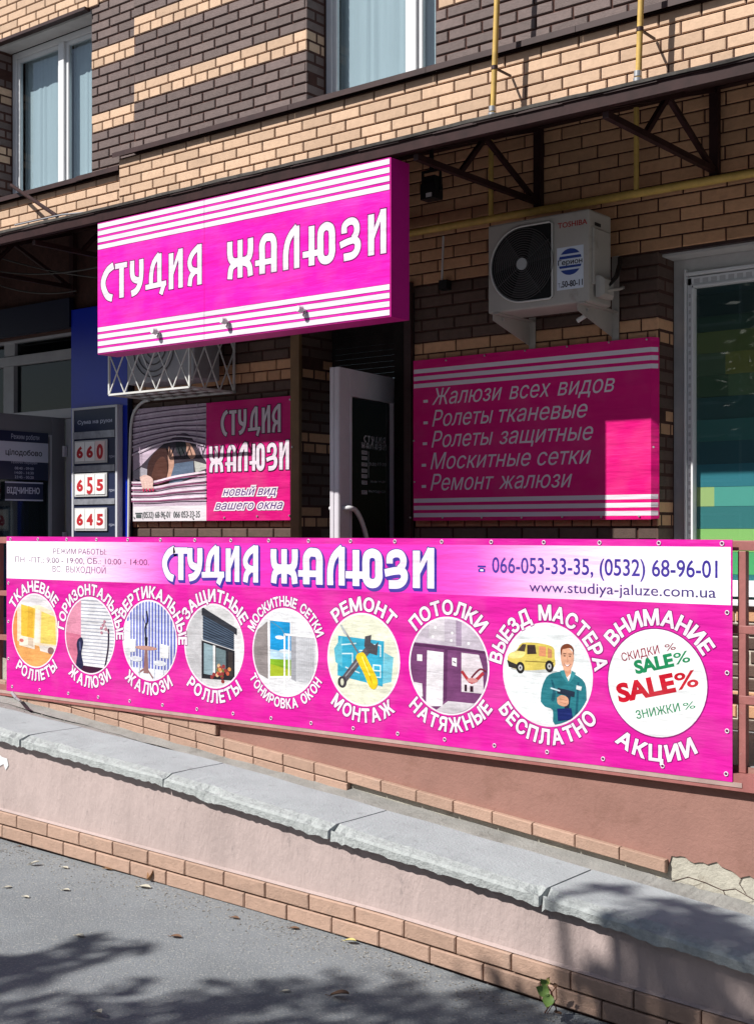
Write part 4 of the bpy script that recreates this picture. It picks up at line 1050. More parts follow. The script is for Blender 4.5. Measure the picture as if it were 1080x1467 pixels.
for s, x0_, x1_, yb, yt in (('Жалюзи всех видов', 619, 879, 0, 0), ('Ролеты тканевые', 619, 840, 0, 0), ('Ролеты защитные', 618, 848, 0, 0), ('Москитные сетки', 616.5, 845, 0, 0), ('Ремонт жалюзи', 616.5, 818, 0, 0)):
    i = ['Ж', 'Рт', 'Рз', 'М', 'Ре'].index('Ж' if s[0] == 'Ж' else 'М' if s[0] == 'М' else 'Ре' if s[:2] == 'Ре' else 'Рт' if 'тк' in s else 'Рз')
    yb = (579.5, 610.5, 640.5, 671.5, 702)[i]; yt = yb-23.5
    vb, vt = XZ(622, yb, DS)[1], XZ(622, yt, DS)[1]
    def ln(b, wn):
        b.lay = 2; U0, U1 = ratio(x0_)*DS, ratio(x1_)*DS
        full = glyphs(s)[0]; fa, fz = min(x for x, y in full), max(x for x, y in full); pre = ''
        for wi, word in enumerate(s.split(' ')):
            pm_ = -9 if not pre else max(x for x, y in glyphs(pre)[0])+.08
            pre = (pre+' '+word).strip(); e_ = max(x for x, y in glyphs(pre)[0]); s_ = min(x for x, y in full if x > pm_)
            if wi == wn: text(b, FB, word, U0+(U1-U0)*(s_-fa)/(fz-fa), U0+(U1-U0)*(e_-fa)/(fz-fa)+.006, vb, vt, M_STRIPW, shear=.28, bold=0)
        ud = ratio(x0_-12.5)*DS
        if wn < 0: b.rect(FB, ud, ud+.035, vb+.018, vb+.036, M_STRIPW)
    for wn in range(-1, len(s.split(' '))): quick('dash' if wn < 0 else 'word', sv, lambda b: ln(b, wn))
def scr(b):
    for px, py in ((588, 741), (634, 741), (690, 741), (747, 741), (805, 740), (861, 740), (915, 739), (639, 516), (694, 509), (752, 502), (812, 496), (872, 490), (926, 486), (593, 631), (594, 690), (936, 640)):
        q = W(px, py, DS-.003); b.tube([q, q-Vector((0, .005, 0))], .006, M_SILV, 8)
quick('screw', sv, scr)

# ================================================================== BLUE SHOP AT THE LEFT
bs = thing('blue_shopfront', 'dark blue clad shop front at the far left behind the price board', 'shopfront', (-9, 6.75, FLOOR))
bx1 = ratio(184)*6.76; bx0 = ratio(103)*6.76
def cl(b):
    b.box(bx0, bx1, 6.755, 6.80, FLOOR, 1.80, M_BLUE)
    b.box(bx1, bx1+.006, 6.75, 6.80, FLOOR, 1.80, M_NAVY)
quick('cladding', bs, cl, bevel=.003)
quick('cladding_panel', bs, lambda b: (b.box(-12, bx0-.004, 6.74, 6.79, 1.66, 1.9, mat('navy_fascia', lin((9, 13, 40)), .5))), label='navy fascia panel above the transom')
DF = 6.95
def gl(b):
    z = lambda y, x=60: XZ(x, y, DF)[1]; X_ = lambda px: ratio(px)*DF
    b.box(-12, X_(103)+.05, DF-.02, DF+.06, z(519), z(505), M_STEELG); b.box(X_(8), X_(23), DF-.02, DF+.06, FLOOR, z(519)-.001, M_STEELG); b.box(X_(8), X_(23), DF-.01, DF+.06, z(504), z(478), M_STEELG)
    b.box(-12, X_(103)+.05, DF-.02, DF+.06, z(602), z(588), mat('frame_light', (.42, .42, .44), .5)); b.box(X_(97), X_(103)+.05, DF-.02, DF+.06, FLOOR, z(603), mat('frame_light', (.42, .42, .44), .5))
    b.box(X_(-60), X_(103)+.06, DF-.03, DF+.06, 1.64, 1.70, M_STEELG)
quick('glazing_frame', bs, gl, bevel=.004)
quick('pane', bs, lambda b: b.box(-12, ratio(103)*DF+.03, DF+.02, DF+.026, FLOOR, 1.66, M_DGLASS))
def grn(b):
    b.box(-12, bx0+.3, 7.6, 7.65, FLOOR, 1.9, mat('shop_inside', (.045, .05, .05), .8, var=.5, vscale=3))
    b.box(-10.6, bx0-.1, 7.5, 7.55, .95, 1.3, mat('inside_green', (.05, .065, .045), .8, var=.6, vscale=7))
quick('interior', bs, grn)
# open leaf
Xl = ratio(98)*DF
FD2 = Frame((Xl, 6.05, 0), (0.0, 1, 0)); L2 = DF-.03-6.05; zt2 = .945
dl2 = thing('door_leaf', 'open grey shop door with dark blue opening hours notices at the far left', 'door', (Xl, 6.5, FLOOR+.02))
MG = mat('grey_door', (.17, .17, .18), .45, var=.05)
quick('frame', dl2, lambda b: [b.box(a, c, -.05, 0, e, f, MG, FD2) for a, c, e, f in ((0, .12, FLOOR+.02, zt2), (L2-.14, L2, FLOOR+.02, zt2), (.12, L2-.14, zt2-.15, zt2), (.12, L2-.14, FLOOR+.02, FLOOR+.4))], bevel=.004)
quick('glazing_bead', dl2, lambda b: [b.box(a, c, -.03, .006, e, f, mat('frame_light', (.42, .42, .44), .5), FD2) for a, c, e, f in ((L2-.155, L2-.14, FLOOR+.4, zt2-.15), (.12, L2-.155, zt2-.165, zt2-.15))])
quick('pane', dl2, lambda b: b.box(.11, L2-.13, -.03, -.024, FLOOR+.38, zt2-.14, glass_mat('blue_glass', (.25, .32, .36), ior=1.4, body=.6, bcol=(.02, .03, .035)), FD2))
quick('hinge', dl2, lambda b: [b.box(L2-.03, L2+.0, .0, .025, z, z+.09, M_DOORW, FD2) for z in (.62, -.1)])
YU = lambda px, py: (lambda q: (q[0]-6.05, q[1]))(YZ(px, py, Xl))
nv, lt_ = mat('notice_navy', (.012, .016, .05), .4), mat('notice_pale', (.5, .52, .6), .5)
tx = mat('notice_text', (.42, .44, .55), .5)
F2 = Frame(FD2.p(0, 0, .0065), FD2.U)
def uz(px, py): return YU(px, py)
def notice1(b):
    u0 = uz(-25, 620)[0]; u1 = uz(69, 640)[0]
    vt = uz(35, 618)[1]; v1 = uz(35, 633)[1]; v2 = uz(35, 661)[1]; v3 = uz(35, 687)[1]
    b.rect(F2, u0, u1, v1, vt, nv, .0005); b.rect(F2, u0, u1, v2, v1, lt_, .0005); b.rect(F2, u0, u1, v3, v2, nv, .0005)
    b.lay = 4
    text(b, F2, 'Режим роботи', uz(16, 0)[0], uz(56, 0)[0], uz(35, 629)[1], uz(35, 622)[1], tx)
    text(b, F2, 'цілодобово', uz(8, 0)[0], uz(60, 0)[0], uz(35, 652)[1], uz(35, 644)[1], mat('ink', (.01, .01, .015), .5), bold=.02)
    text(b, F2, 'Технічні перерви', uz(15, 0)[0], uz(53, 0)[0], uz(35, 664)[1], uz(35, 660)[1]-.0, tx)
    for i, s in enumerate(('08:40 - 09:00', '14:00 - 14:30', '23:45 - 00:20')): text(b, F2, s, uz(21, 0)[0], uz(48, 0)[0], uz(35, 672.5+i*6.3)[1], uz(35, 668.5+i*6.3)[1], tx)
o = quick('opening_hours_notice', None, notice1); tag(o, 'dark blue and white opening hours notice on the glass of the grey door', 'notice')
def notice2(b):
    u0 = uz(7, 0)[0]; u1 = uz(61.5, 0)[0]; b.rect(F2, u0, u1, uz(35, 715)[1], uz(35, 692)[1], nv, .0005)
    b.rect(F2, u0, u1, uz(35, 717)[1], uz(35, 715)[1], lt_, .0006); b.rect(F2, u0, u1, uz(35, 692)[1], uz(35, 690)[1], lt_, .0006); b.lay = 4
    text(b, F2, 'ВІДЧИНЕНО', uz(10, 0)[0], uz(56.5, 0)[0], uz(35, 706.5)[1], uz(35, 698)[1], lt_, bold=.03)
o = quick('open_sign', None, notice2); tag(o, 'small dark blue sign reading open, below the hours notice on the grey door', 'sign')

# ---- unseen box added past the left view edge to deepen the canopy shade
ns = thing('lightbox_sign', 'dark blue box added past the left edge of the view to cast shade', 'sign', (-10, 5.57, 1.76))
quick('box', ns, lambda b: b.box(-11.6, -8.36, 5.50, 5.62, 1.76, 2.0, mat('navy_fascia', lin((9, 13, 40)), .5)))
quick('face_panel', ns, lambda b: b.box(-11.58, -8.38, 5.494, 5.499, 1.775, 1.985, M_BLUE))
# ---- exchange price board
DB = 6.70
X_ = lambda px: ratio(px)*DB
Z_ = lambda py, px=140: XZ(px, py, DB)[1]
q0, q1 = X_(105), X_(168)
pb = thing('price_board', 'tall navy price board with silver frame and red numbers on the blue pillar', 'price board', ((q0+q1)/2, DB, FLOOR+.25))
quick('board', pb, lambda b: b.box(q0, q1, DB, DB+.05, Z_(790), Z_(585), M_NAVY))
quick('frame', pb, lambda b: [b.box(*c, M_SILVW) for c in ((q0-.008, q0+.014, DB-.006, DB+.05, Z_(790), Z_(585)), (q1-.014, q1+.008, DB-.006, DB+.05, Z_(790), Z_(585)), (q0-.008, q1+.008, DB-.006, DB+.05, Z_(585), Z_(585)+.02))]) if False else None
M_SILVW = mat('frame_silver', (.55, .56, .6), .4)
quick('frame', pb, lambda b: [b.box(*c, M_SILVW) for c in ((q0-.01, q0+.015, DB-.006, DB+.049, Z_(790), Z_(585)), (q1-.015, q1+.01, DB-.006, DB+.049, Z_(790), Z_(585)), (q0-.01, q1+.01, DB-.006, DB+.049, Z_(585)+.001, Z_(585)+.02))], bevel=.002)
FQ = wallF(DB-.0005)
quick('heading', pb, lambda b: text(b, FQ, 'Сума на руки', X_(112), X_(161), Z_(605.5), Z_(600), mat('notice_text', (.42, .44, .55), .5), bold=.02))
for (y0, y1) in ((617, 627), (666, 675), (714, 722)):
    quick('silver_bar', pb, lambda b: b.box(q0+.018, q1-.018, DB-.012, DB-.001, Z_(y1), Z_(y0), mat('bar_silver', (.33, .34, .38), .35, metal=.4, var=.3, vscale=14)))
RED = mat('price_red', (.45, .02, .03), .5)
for (y0, y1, ds) in ((630, 663, '660'), (677.5, 711, '655'), (727, 760, '645')):
    u0, u1 = X_(109), X_(155.5); v0, v1 = Z_(y1, 135), Z_(y0, 135)
    pr = quick('price_tray', pb, lambda b: (b.box(u0, u1, DB-.014, DB-.001, v0, v1, mat('tray', (.5, .5, .5), .4))), bevel=.003)
    wd = (u1-u0-.03)/3
    for i, d in enumerate(ds):
        ca = u0+.015+i*wd; Fc = wallF(DB-.0205)
        big = 1.3 if (ds, i) == ('655', 1) else 1.08 if (ds, i) == ('660', 2) else .85
        col = mat('card_white', (.80, .79, .77), .5) if (ds, i) != ('660', 2) else mat('card_pink', (.75, .60, .58), .5)
        def cd_(b):
            b.box(ca+.003, ca+wd-.003, DB-.020, DB-.0145, v0+.018, v1-.012, col)
            mz = (v0+v1)/2; hh = (v1-v0)*.25*big; m_ = (ca+wd/2)
            text(b, Fc, d, m_-wd*.26, m_+wd*.26, mz-hh*1.1, mz+hh*1.1, RED, bold=.05 if big < 1.2 else .03)
        quick('digit_card', pr, cd_)
    quick('currency_mark', pb, lambda b: text(b, FQ, 'грн', X_(157), X_(164.5), Z_(y1-7), Z_(y1-11), mat('notice_text', (.42, .44, .55), .5)))

# ================================================================== RAILING
rl = thing('railing', 'pink red painted steel railing along the porch edge carrying the long banner', 'railing', (-5, 5.8, FLOOR))
for z0, z1 in ((-.092, -.045), (-.478, -.440), (-.805, -.765)): quick('rail', rl, lambda b: b.box(-14, 2.5, 5.785, 5.825, z0, z1, M_RAIL), bevel=.003)
for x in (-12.2, -10.8, -9.4, -8.2, -6.8, -5.36, -3.93, -2.455, -1.0, .4, 1.8): quick('post', rl, lambda b: b.box(x-.02, x+.02, 5.786, 5.824, -1.124, -.094, M_RAIL), bevel=.003)
quick('bottom_rail', rl, lambda b: b.box(-8.15, -2.44, 5.752, 5.784, -1.187, -1.165, mat('banner_lath', (.42, .30, .27), .7, var=.2)))
# ================================================================== LONG BANNER
DBN = 5.75
bx = lambda px: ratio(px)*DBN
B0, B1, BT, BB = bx(10), bx(1048.5), -.041, -1.165
bn = thing('long_banner', 'long magenta banner with nine round pictures tied to the porch railing', 'banner', ((B0+B1)/2, DBN, BB))
MB_ = pm((226, 34, 166), .45)
quick('sheet', bn, lambda b: b.box(B0, B1, DBN, DBN+.003, BB, BT, MB_))
FN = wallF(DBN-.0003)
# header band: white at both ends, pink in the middle (printed colour fade)
def band_mat():
    m = pm((244, 240, 246), .46); n = m.node_tree; b = n.nodes['Principled BSDF']
    co = n.nodes.new('ShaderNodeNewGeometry').outputs['Position']; sp = n.nodes.new('ShaderNodeSeparateXYZ'); n.links.new(co, sp.inputs[0])
    mr = n.nodes.new('ShaderNodeMapRange'); mr.inputs[1].default_value = B0; mr.inputs[2].default_value = B1; n.links.new(sp.outputs[0], mr.inputs[0])
    cr = n.nodes.new('ShaderNodeValToRGB'); e = cr.color_ramp.elements
    f = lambda px: (bx(px)-B0)/(B1-B0)
    W_, P_, Q_ = (*lin((244, 240, 247)), 1), (*lin((233, 90, 195)), 1), (*lin((226, 50, 175)), 1)
    e[0].position = f(90); e[0].color = W_; e[1].position = f(980); e[1].color = W_
    for px, c in ((235, P_), (330, Q_), (600, Q_), (680, P_), (800, (*lin((238, 190, 228)), 1))):
        k = e.new(f(px)); k.color = c
    n.links.new(mr.outputs[0], cr.inputs[0]); n.links.new(cr.outputs[0], b.inputs['Base Color'])
    return m
quick('header_band', bn, lambda b: b.rect(FN, B0+.002, B1-.008, -.345, -.075, band_mat(), .0003))
INK = pm((66, 52, 128)); WH = pm((250, 240, 250)); OUT = pm((150, 16, 122)); BLU = pm((66, 52, 160))
def ntext(b, s, x0, x1, y0, y1, m, **k):
    mx = (x0+x1)/2; text(b, FN, s, bx(x0), bx(x1), XZ(mx, y0, DBN)[1], XZ(mx, y1, DBN)[1], m, **k)
def hours(b):
    b.lay = 2; ntext(b, 'РЕЖИМ РАБОТЫ:', 77, 153, 793.5, 785.5, pm((110, 60, 110))); ntext(b, 'ПН. -ПТ.: 9:00 - 19:00, СБ.: 10:00 - 14:00.', 22.5, 214, 807, 798.5, pm((110, 60, 110))); ntext(b, 'ВС.: ВЫХОДНОЙ', 76, 152, 820, 811, pm((110, 60, 110)))
quick('opening_hours_lettering', bn, hours)
ttl = [('С', 231.5, 252), ('Т', 248, 269.5), ('У', 268, 291.5), ('Д', 289, 322), ('И', 323, 344), ('Я', 347, 371), ('Ж', 387, 428), ('А', 427, 464), ('Л', 468, 495), ('Ю', 495, 549), ('З', 551, 585), ('И', 590, 623)]
for ch, a, c in ttl:
    def f(b):
        b.lay = 2; u0, u1 = bx(a+1), bx(c-1); z0, z1 = -.312, -.112
        for s in ((.006, -.006), (.012, -.013)): disp_letter(b, FN, ch, u0, u1, z0, z1, BLU, .009, s)
        disp_letter(b, FN, ch, u0, u1, z0, z1, BLU, .008); disp_letter(b, FN, ch, u0, u1, z0, z1, WH, .003)
    quick('letter', bn, f)
def phones(b):
    b.lay = 2; ntext(b, '066-053-33-35, (0532) 68-96-01', 705, 1027, 823.5, 799, BLU, bold=.012)
    ntext(b, 'www.studiya-jaluze.com.ua', 758, 1025, 851.5, 835.5, INK, bold=.004)
    u = bx(690); z = XZ(690, 815, DBN)[1]
    for r in ((-.022, .022, -.012, .006), (-.014, .014, .006, .012), (-.026, .026, .014, .024)): b.rect(FN, u+r[0], u+r[1], z+r[2]-.004, z+r[3]-.004, BLU)
    b.rect(FN, u-.01, u+.01, z-.01, z, WH)
quick('contact_lettering', bn, phones)
CEN = [(50.5, 903), (129, 910), (214.5, 917), (306.5, 925), (408, 934), (520, 944.5), (642, 953.5), (783, 966), (940, 978)]
CC = [XZ(a, c, DBN) for a, c in CEN]; RAD = .260
TXT = [('ТКАНЕВЫЕ', 150, 38, 'РОЛЛЕТЫ', 230, 318), ('ГОРИЗОНТАЛЬНЫЕ', 175, -3, 'ЖАЛЮЗИ', 228, 311), ('ВЕРТИКАЛЬНЫЕ', 153, -3, 'ЖАЛЮЗИ', 225, 311), ('ЗАЩИТНЫЕ', 148, 30, 'РОЛЛЕТЫ', 225, 316),
       ('МОСКИТНЫЕ СЕТКИ', 157, 21, 'ТОНИРОВКА ОКОН', 209, 333), ('РЕМОНТ', 135, 44, 'МОНТАЖ', 226, 312), ('ПОТОЛКИ', 141, 41, 'НАТЯЖНЫЕ', 220, 325), ('ВЫЕЗД МАСТЕРА', 173, 7, 'БЕСПЛАТНО', 213, 327), ('ВНИМАНИЕ', 145, 31, 'АКЦИИ', 232, 306)]
def stripes(A, col, x0, x1, y0, y1, n, hor=True, wd=.02):
    for k in range(n):
        t = (k+.5)/n
        if hor: y = y0+(y1-y0)*t; A.R(col, x0, x1, y-wd/2, y+wd/2)
        else: x = x0+(x1-x0)*t; A.R(col, x-wd/2, x+wd/2, y0, y1)
def a1(A):
    A.R((250, 226, 196), -1, 1, -1, 1); A.P((226, 222, 226), [(-1, 1), (1, 1), (1, .52), (.2, .72), (-1, .60)]); A.P((238, 170, 100), [(-1, -1), (1, -1), (1, -.5), (-1, -.3)])
    A.P((240, 150, 90), [(-1, .4), (-.8, .55), (-.8, -.5), (-1, -.6)])
    A.P((238, 196, 70), [(-.62, .72), (.02, .62), (-.04, -.25), (-.62, -.16)]); A.P((226, 176, 60), [(-.3, .68), (-.05, .63), (-.1, -.24), (-.35, -.2)])
    A.P((243, 216, 110), [(.3, .55), (.9, .42), (.95, -.35), (.26, -.33)]); A.P((252, 240, 226), [(.05, .62), (.24, .57), (.22, -.35), (-.0, -.35)])
    A.P((250, 236, 220), [(-.7, -.16), (.0, -.22), (.0, -.52), (-.7, -.44)]); A.P((220, 200, 180), [(-.3, -.2), (-.06, -.22), (-.06, -.46), (-.3, -.42)]); A.P((240, 232, 226), [(.2, -.4), (.95, -.38), (.9, -.62), (.25, -.55)])
    A.E((150, 110, 110), .72, -.52, .14, .1); A.E((214, 120, 110), -.6, -.3, .1, .05)
def a2(A):
    A.R((238, 238, 242), -1, 1, -1, 1); A.P((226, 150, 176), [(-1, 1), (-.36, 1), (-.36, -1), (-1, -1)]); A.P((214, 120, 150), [(-1, .05), (-.36, .0), (-.36, -1), (-1, -1)])
    stripes(A, (176, 180, 196), -.36, 1, -.78, .98, 19, True, .028)
    A.P((70, 30, 60), [(-1, -.8), (1, -.84), (1, -1), (-1, -1)])
    A.P((44, 44, 78), smoothp([(-.48, -.12), (-.34, -.06), (-.26, -.2), (-.34, -.5), (-.26, -.8), (-.4, -.95), (-.56, -.8), (-.5, -.5), (-.54, -.25), (-.48, -.12)], 3)); A.P((90, 96, 140), smoothp([(-.44, -.2), (-.38, -.18), (-.36, -.4), (-.42, -.4), (-.44, -.2)], 3))
    A.Ln((50, 36, 60), [(.62, -.85), (.76, -.3), (.78, .2)], .06, True); A.Ln((200, 120, 140), [(.78, .1), (.6, .35), (.52, .2)], .02, True)
    for x, y in ((.55, .3), (.66, .2), (.5, .1), (.62, .4), (.48, .22)): A.E((190, 130, 150), x, y, .05, .04)
def a3(A):
    A.R((222, 226, 244), -1, 1, -1, 1); stripes(A, (92, 104, 196), -1.0, 1, -.75, 1, 17, False, .055); A.R((232, 236, 246), -1, 1, -1, -.72); A.P((236, 238, 244), [(-1, .4), (-.72, .5), (-.72, -.7), (-1, -.7)])
    A.Ln((40, 38, 52), [(-.12, .0), (-.16, .3), (-.06, .5), (-.1, .74)], .05, True); A.Ln((40, 38, 52), [(-.1, .3), (-.24, .62)], .02); A.P((34, 34, 50), [(-.18, .08), (-.06, .08), (-.08, -.2), (-.16, -.2)])
    A.E((196, 150, 140), -.12, -.2, .42, .055); A.P((150, 110, 110), [(-.17, -.24), (-.07, -.24), (-.03, -.85), (-.22, -.85)]); A.Ln((150, 110, 110), [(-.4, -.85), (-.12, -.7), (.14, -.95)], .05)
    A.P((246, 248, 250), [(.42, -.06), (.74, -.1), (.72, -.42), (.4, -.42)]); A.E((236, 240, 248), .4, -.56, .24, .07); A.E((236, 240, 248), -.5, -.5, .24, .07); A.P((246, 248, 250), [(-.74, .0), (-.52, .0), (-.54, -.32), (-.74, -.34)])
    for x in (.22, .56, -.68, -.36): A.Ln((200, 206, 220), [(x, -.58), (x-.03, -.95)], .03)
def a4(A):
    A.R((216, 216, 218), -1, 1, -1, 1); A.P((200, 200, 204), [(-1, 1), (-.4, 1), (-.4, -1), (-1, -1)]); A.P((236, 236, 238), [(.7, 1), (1, 1), (1, -1), (.7, -1)])
    A.P((52, 54, 62), [(-.42, .96), (-.2, .86), (.80, .46), (.80, .30), (-.42, .74)]); A.P((76, 92, 112), [(-.38, .74), (.70, .36), (.70, -.06), (-.38, .14)])
    for k in range(8): y = .70-k*.07; A.Ln((40, 46, 60), [(-.38, y), (.70, y-.38+k*.023)], .022)
    A.P((40, 40, 46), [(-.42, .12), (.72, -.08), (.72, -.80), (-.42, -.82)]); A.P((150, 176, 186), [(-.34, .06), (-.02, .0), (-.02, -.72), (-.34, -.70)]); A.P((110, 130, 136), [(.08, -.03), (.42, -.09), (.42, -.6), (.08, -.62)]); A.P((60, 54, 54), [(.5, -.1), (.66, -.12), (.66, -.7), (.5, -.7)])
    A.P((240, 240, 240), [(-.02, .02), (.06, .01), (.06, -.72), (-.02, -.72)])
    rnd = random.Random(4)
    for k in range(26): A.E(rnd.choice([(204, 96, 70), (222, 150, 90), (150, 60, 60), (226, 190, 150), (110, 120, 60)]), .26+rnd.gauss(0, .17), -.68+rnd.gauss(0, .09), .06, .05, 8)
def a5(A):
    A.R((234, 236, 240), -1, 1, -1, 1); A.P((148, 140, 140), [(-1, .4), (-.55, .70), (-.52, -.66), (-1, -.5)])
    A.P((30, 156, 220), [(-.46, .72), (.20, .72), (.20, -.2), (-.46, -.2)]); A.P((190, 220, 240), [(-.46, .05), (.2, .0), (.2, -.2), (-.46, -.2)]); A.E((240, 246, 250), -.16, .34, .14, .045); A.E((226, 238, 246), .02, .02, .2, .05)
    A.P((130, 176, 40), [(-.46, -.18), (.20, -.16), (.20, -.56), (-.46, -.64)]); A.P((176, 196, 50), [(-.46, -.3), (.20, -.4), (.2, -.56), (-.46, -.64)])
    A.P((206, 208, 214), [(.2, .42), (.96, .4), (.9, -.7), (.2, -.62)]); A.P((168, 170, 178), [(.2, .4), (.36, .4), (.36, -.66), (.2, -.6)]); stripes(A, (190, 192, 200), .4, .9, -.66, .4, 9, False, .012)
    for p in (((-.5, .75), (-.5, -.66)), ((.0, .42), (.0, -.95)), ((.0, .42), (1, .4)), ((.2, .72), (.2, .42)), ((-.5, .75), (.2, .73)), ((.14, .38), (.14, -.62)), ((-.5, -.62), (.2, -.56))): A.Ln((250, 250, 252), p, .05)
    A.Ln((120, 150, 160), [(-.42, .7), (-.1, .55), (.06, .35)], .015)
def a6(A):
    A.R((236, 238, 216), -1, 1, -1, 1); A.P((58, 172, 206), [(-.72, .5), (.6, .44), (.56, -.56), (-.74, -.4)]); A.P((120, 200, 220), [(.6, .2), (.86, .1), (.8, -.44), (.56, -.5)]); A.P((96, 190, 214), [(-.84, .2), (-.6, .5), (-.6, -.2), (-.8, -.1)])
    for p in (((-.62, .3), (-.2, .35)), ((-.6, .1), (-.3, .12), (-.3, -.2)), ((-.1, .2), (.2, .2)), ((.3, -.1), (.5, -.1), (.5, -.36), (.3, -.36), (.3, -.1)), ((-.5, -.2), (-.1, -.3)), ((.1, .36), (.5, .34), (.5, .1)), ((.3, -.22), (.5, -.22))): A.Ln((214, 240, 246), p, .03)
    A.Ln((96, 92, 100), [(-.58, -.52), (-.1, .0), (.18, .26)], .17); A.P((84, 80, 88), [(.06, .52), (.24, .56), (.22, .4), (.34, .34), (.44, .42), (.4, .12), (.16, .16), (.04, .3)]); A.E((70, 66, 74), -.6, -.54, .13, .13); A.E((226, 228, 206), -.6, -.54, .05, .08); A.Ln((160, 158, 166), [(-.5, -.4), (.0, .1)], .03)
    A.Ln((120, 124, 130), [(-.62, .72), (-.1, .1)], .045); A.P((190, 196, 200), [(-.68, .78), (-.56, .7), (-.44, .5), (-.56, .56)])
    A.P((240, 206, 40), smoothp([(-.16, .12), (.02, .16), (.18, -.05), (.42, -.42), (.36, -.62), (.2, -.6), (.02, -.3), (-.16, -.04), (-.2, .04), (-.16, .12)], 3)); A.Ln((206, 166, 20), [(.04, .02), (.26, -.5)], .03); A.Ln((252, 236, 120), [(-.02, .06), (.2, -.34)], .03)
def a7(A):
    A.R((120, 68, 116), -1, 1, -1, 1); A.P((206, 196, 210), [(-1, 1), (1, 1), (1, .36), (.1, .42), (-1, .46)]); A.P((222, 216, 224), [(-.5, 1), (-.1, 1), (-.1, .5), (-.5, .56)]); A.P((170, 150, 176), [(.2, 1), (.34, 1), (.34, .44), (.2, .44)]); A.P((90, 48, 88), [(-1, .44), (.1, .4), (1, .36), (1, .31), (.1, .34), (-1, .38)])
    for x, y in ((-.34, .8), (.1, .7), (-.4, .6), (.08, .54), (.52, .5)): A.E((250, 250, 252), x, y, .035, .03)
    A.P((236, 232, 238), [(-.55, .30), (-.12, .28), (-.14, -.86), (-.58, -.9)]); A.Ln((206, 200, 210), [(-.54, -.15), (-.14, -.17)], .012)
    A.P((240, 238, 240), [(-.82, .2), (-.68, .2), (-.68, .06), (-.82, .06)]); A.P((240, 238, 240), [(.10, .18), (.22, .18), (.22, .0), (.10, .02)]); A.Ln((120, 110, 126), [(.13, .1), (.19, .08)], .03)
    A.P((98, 52, 96), [(-.1, .38), (-.02, .38), (-.04, -.7), (-.12, -.76)]); A.P((232, 222, 230), [(.34, .30), (.78, .28), (.88, .0), (.9, -.52), (.34, -.52)])
    A.Ln((190, 60, 70), [(.36, -.1), (.6, -.3), (.88, -.1)], .07, True); A.Ln((120, 40, 60), [(.6, -.2), (.8, -.02), (.95, -.05)], .04, True); A.P((60, 34, 50), [(.42, -.36), (.48, -.36), (.48, -.5), (.42, -.5)]); A.P((60, 34, 50), [(.56, -.38), (.64, -.38), (.64, -.5), (.56, -.5)]); A.E((220, 150, 150), .62, -.26, .14, .05)
    A.P((214, 208, 216), [(-1, -1), (1, -1), (1, -.74), (.0, -.74), (-.3, -.95), (-1, -.75)]); A.P((226, 220, 226), [(-.9, -.4), (-.68, -.42), (-.66, -.7), (-.9, -.7)])
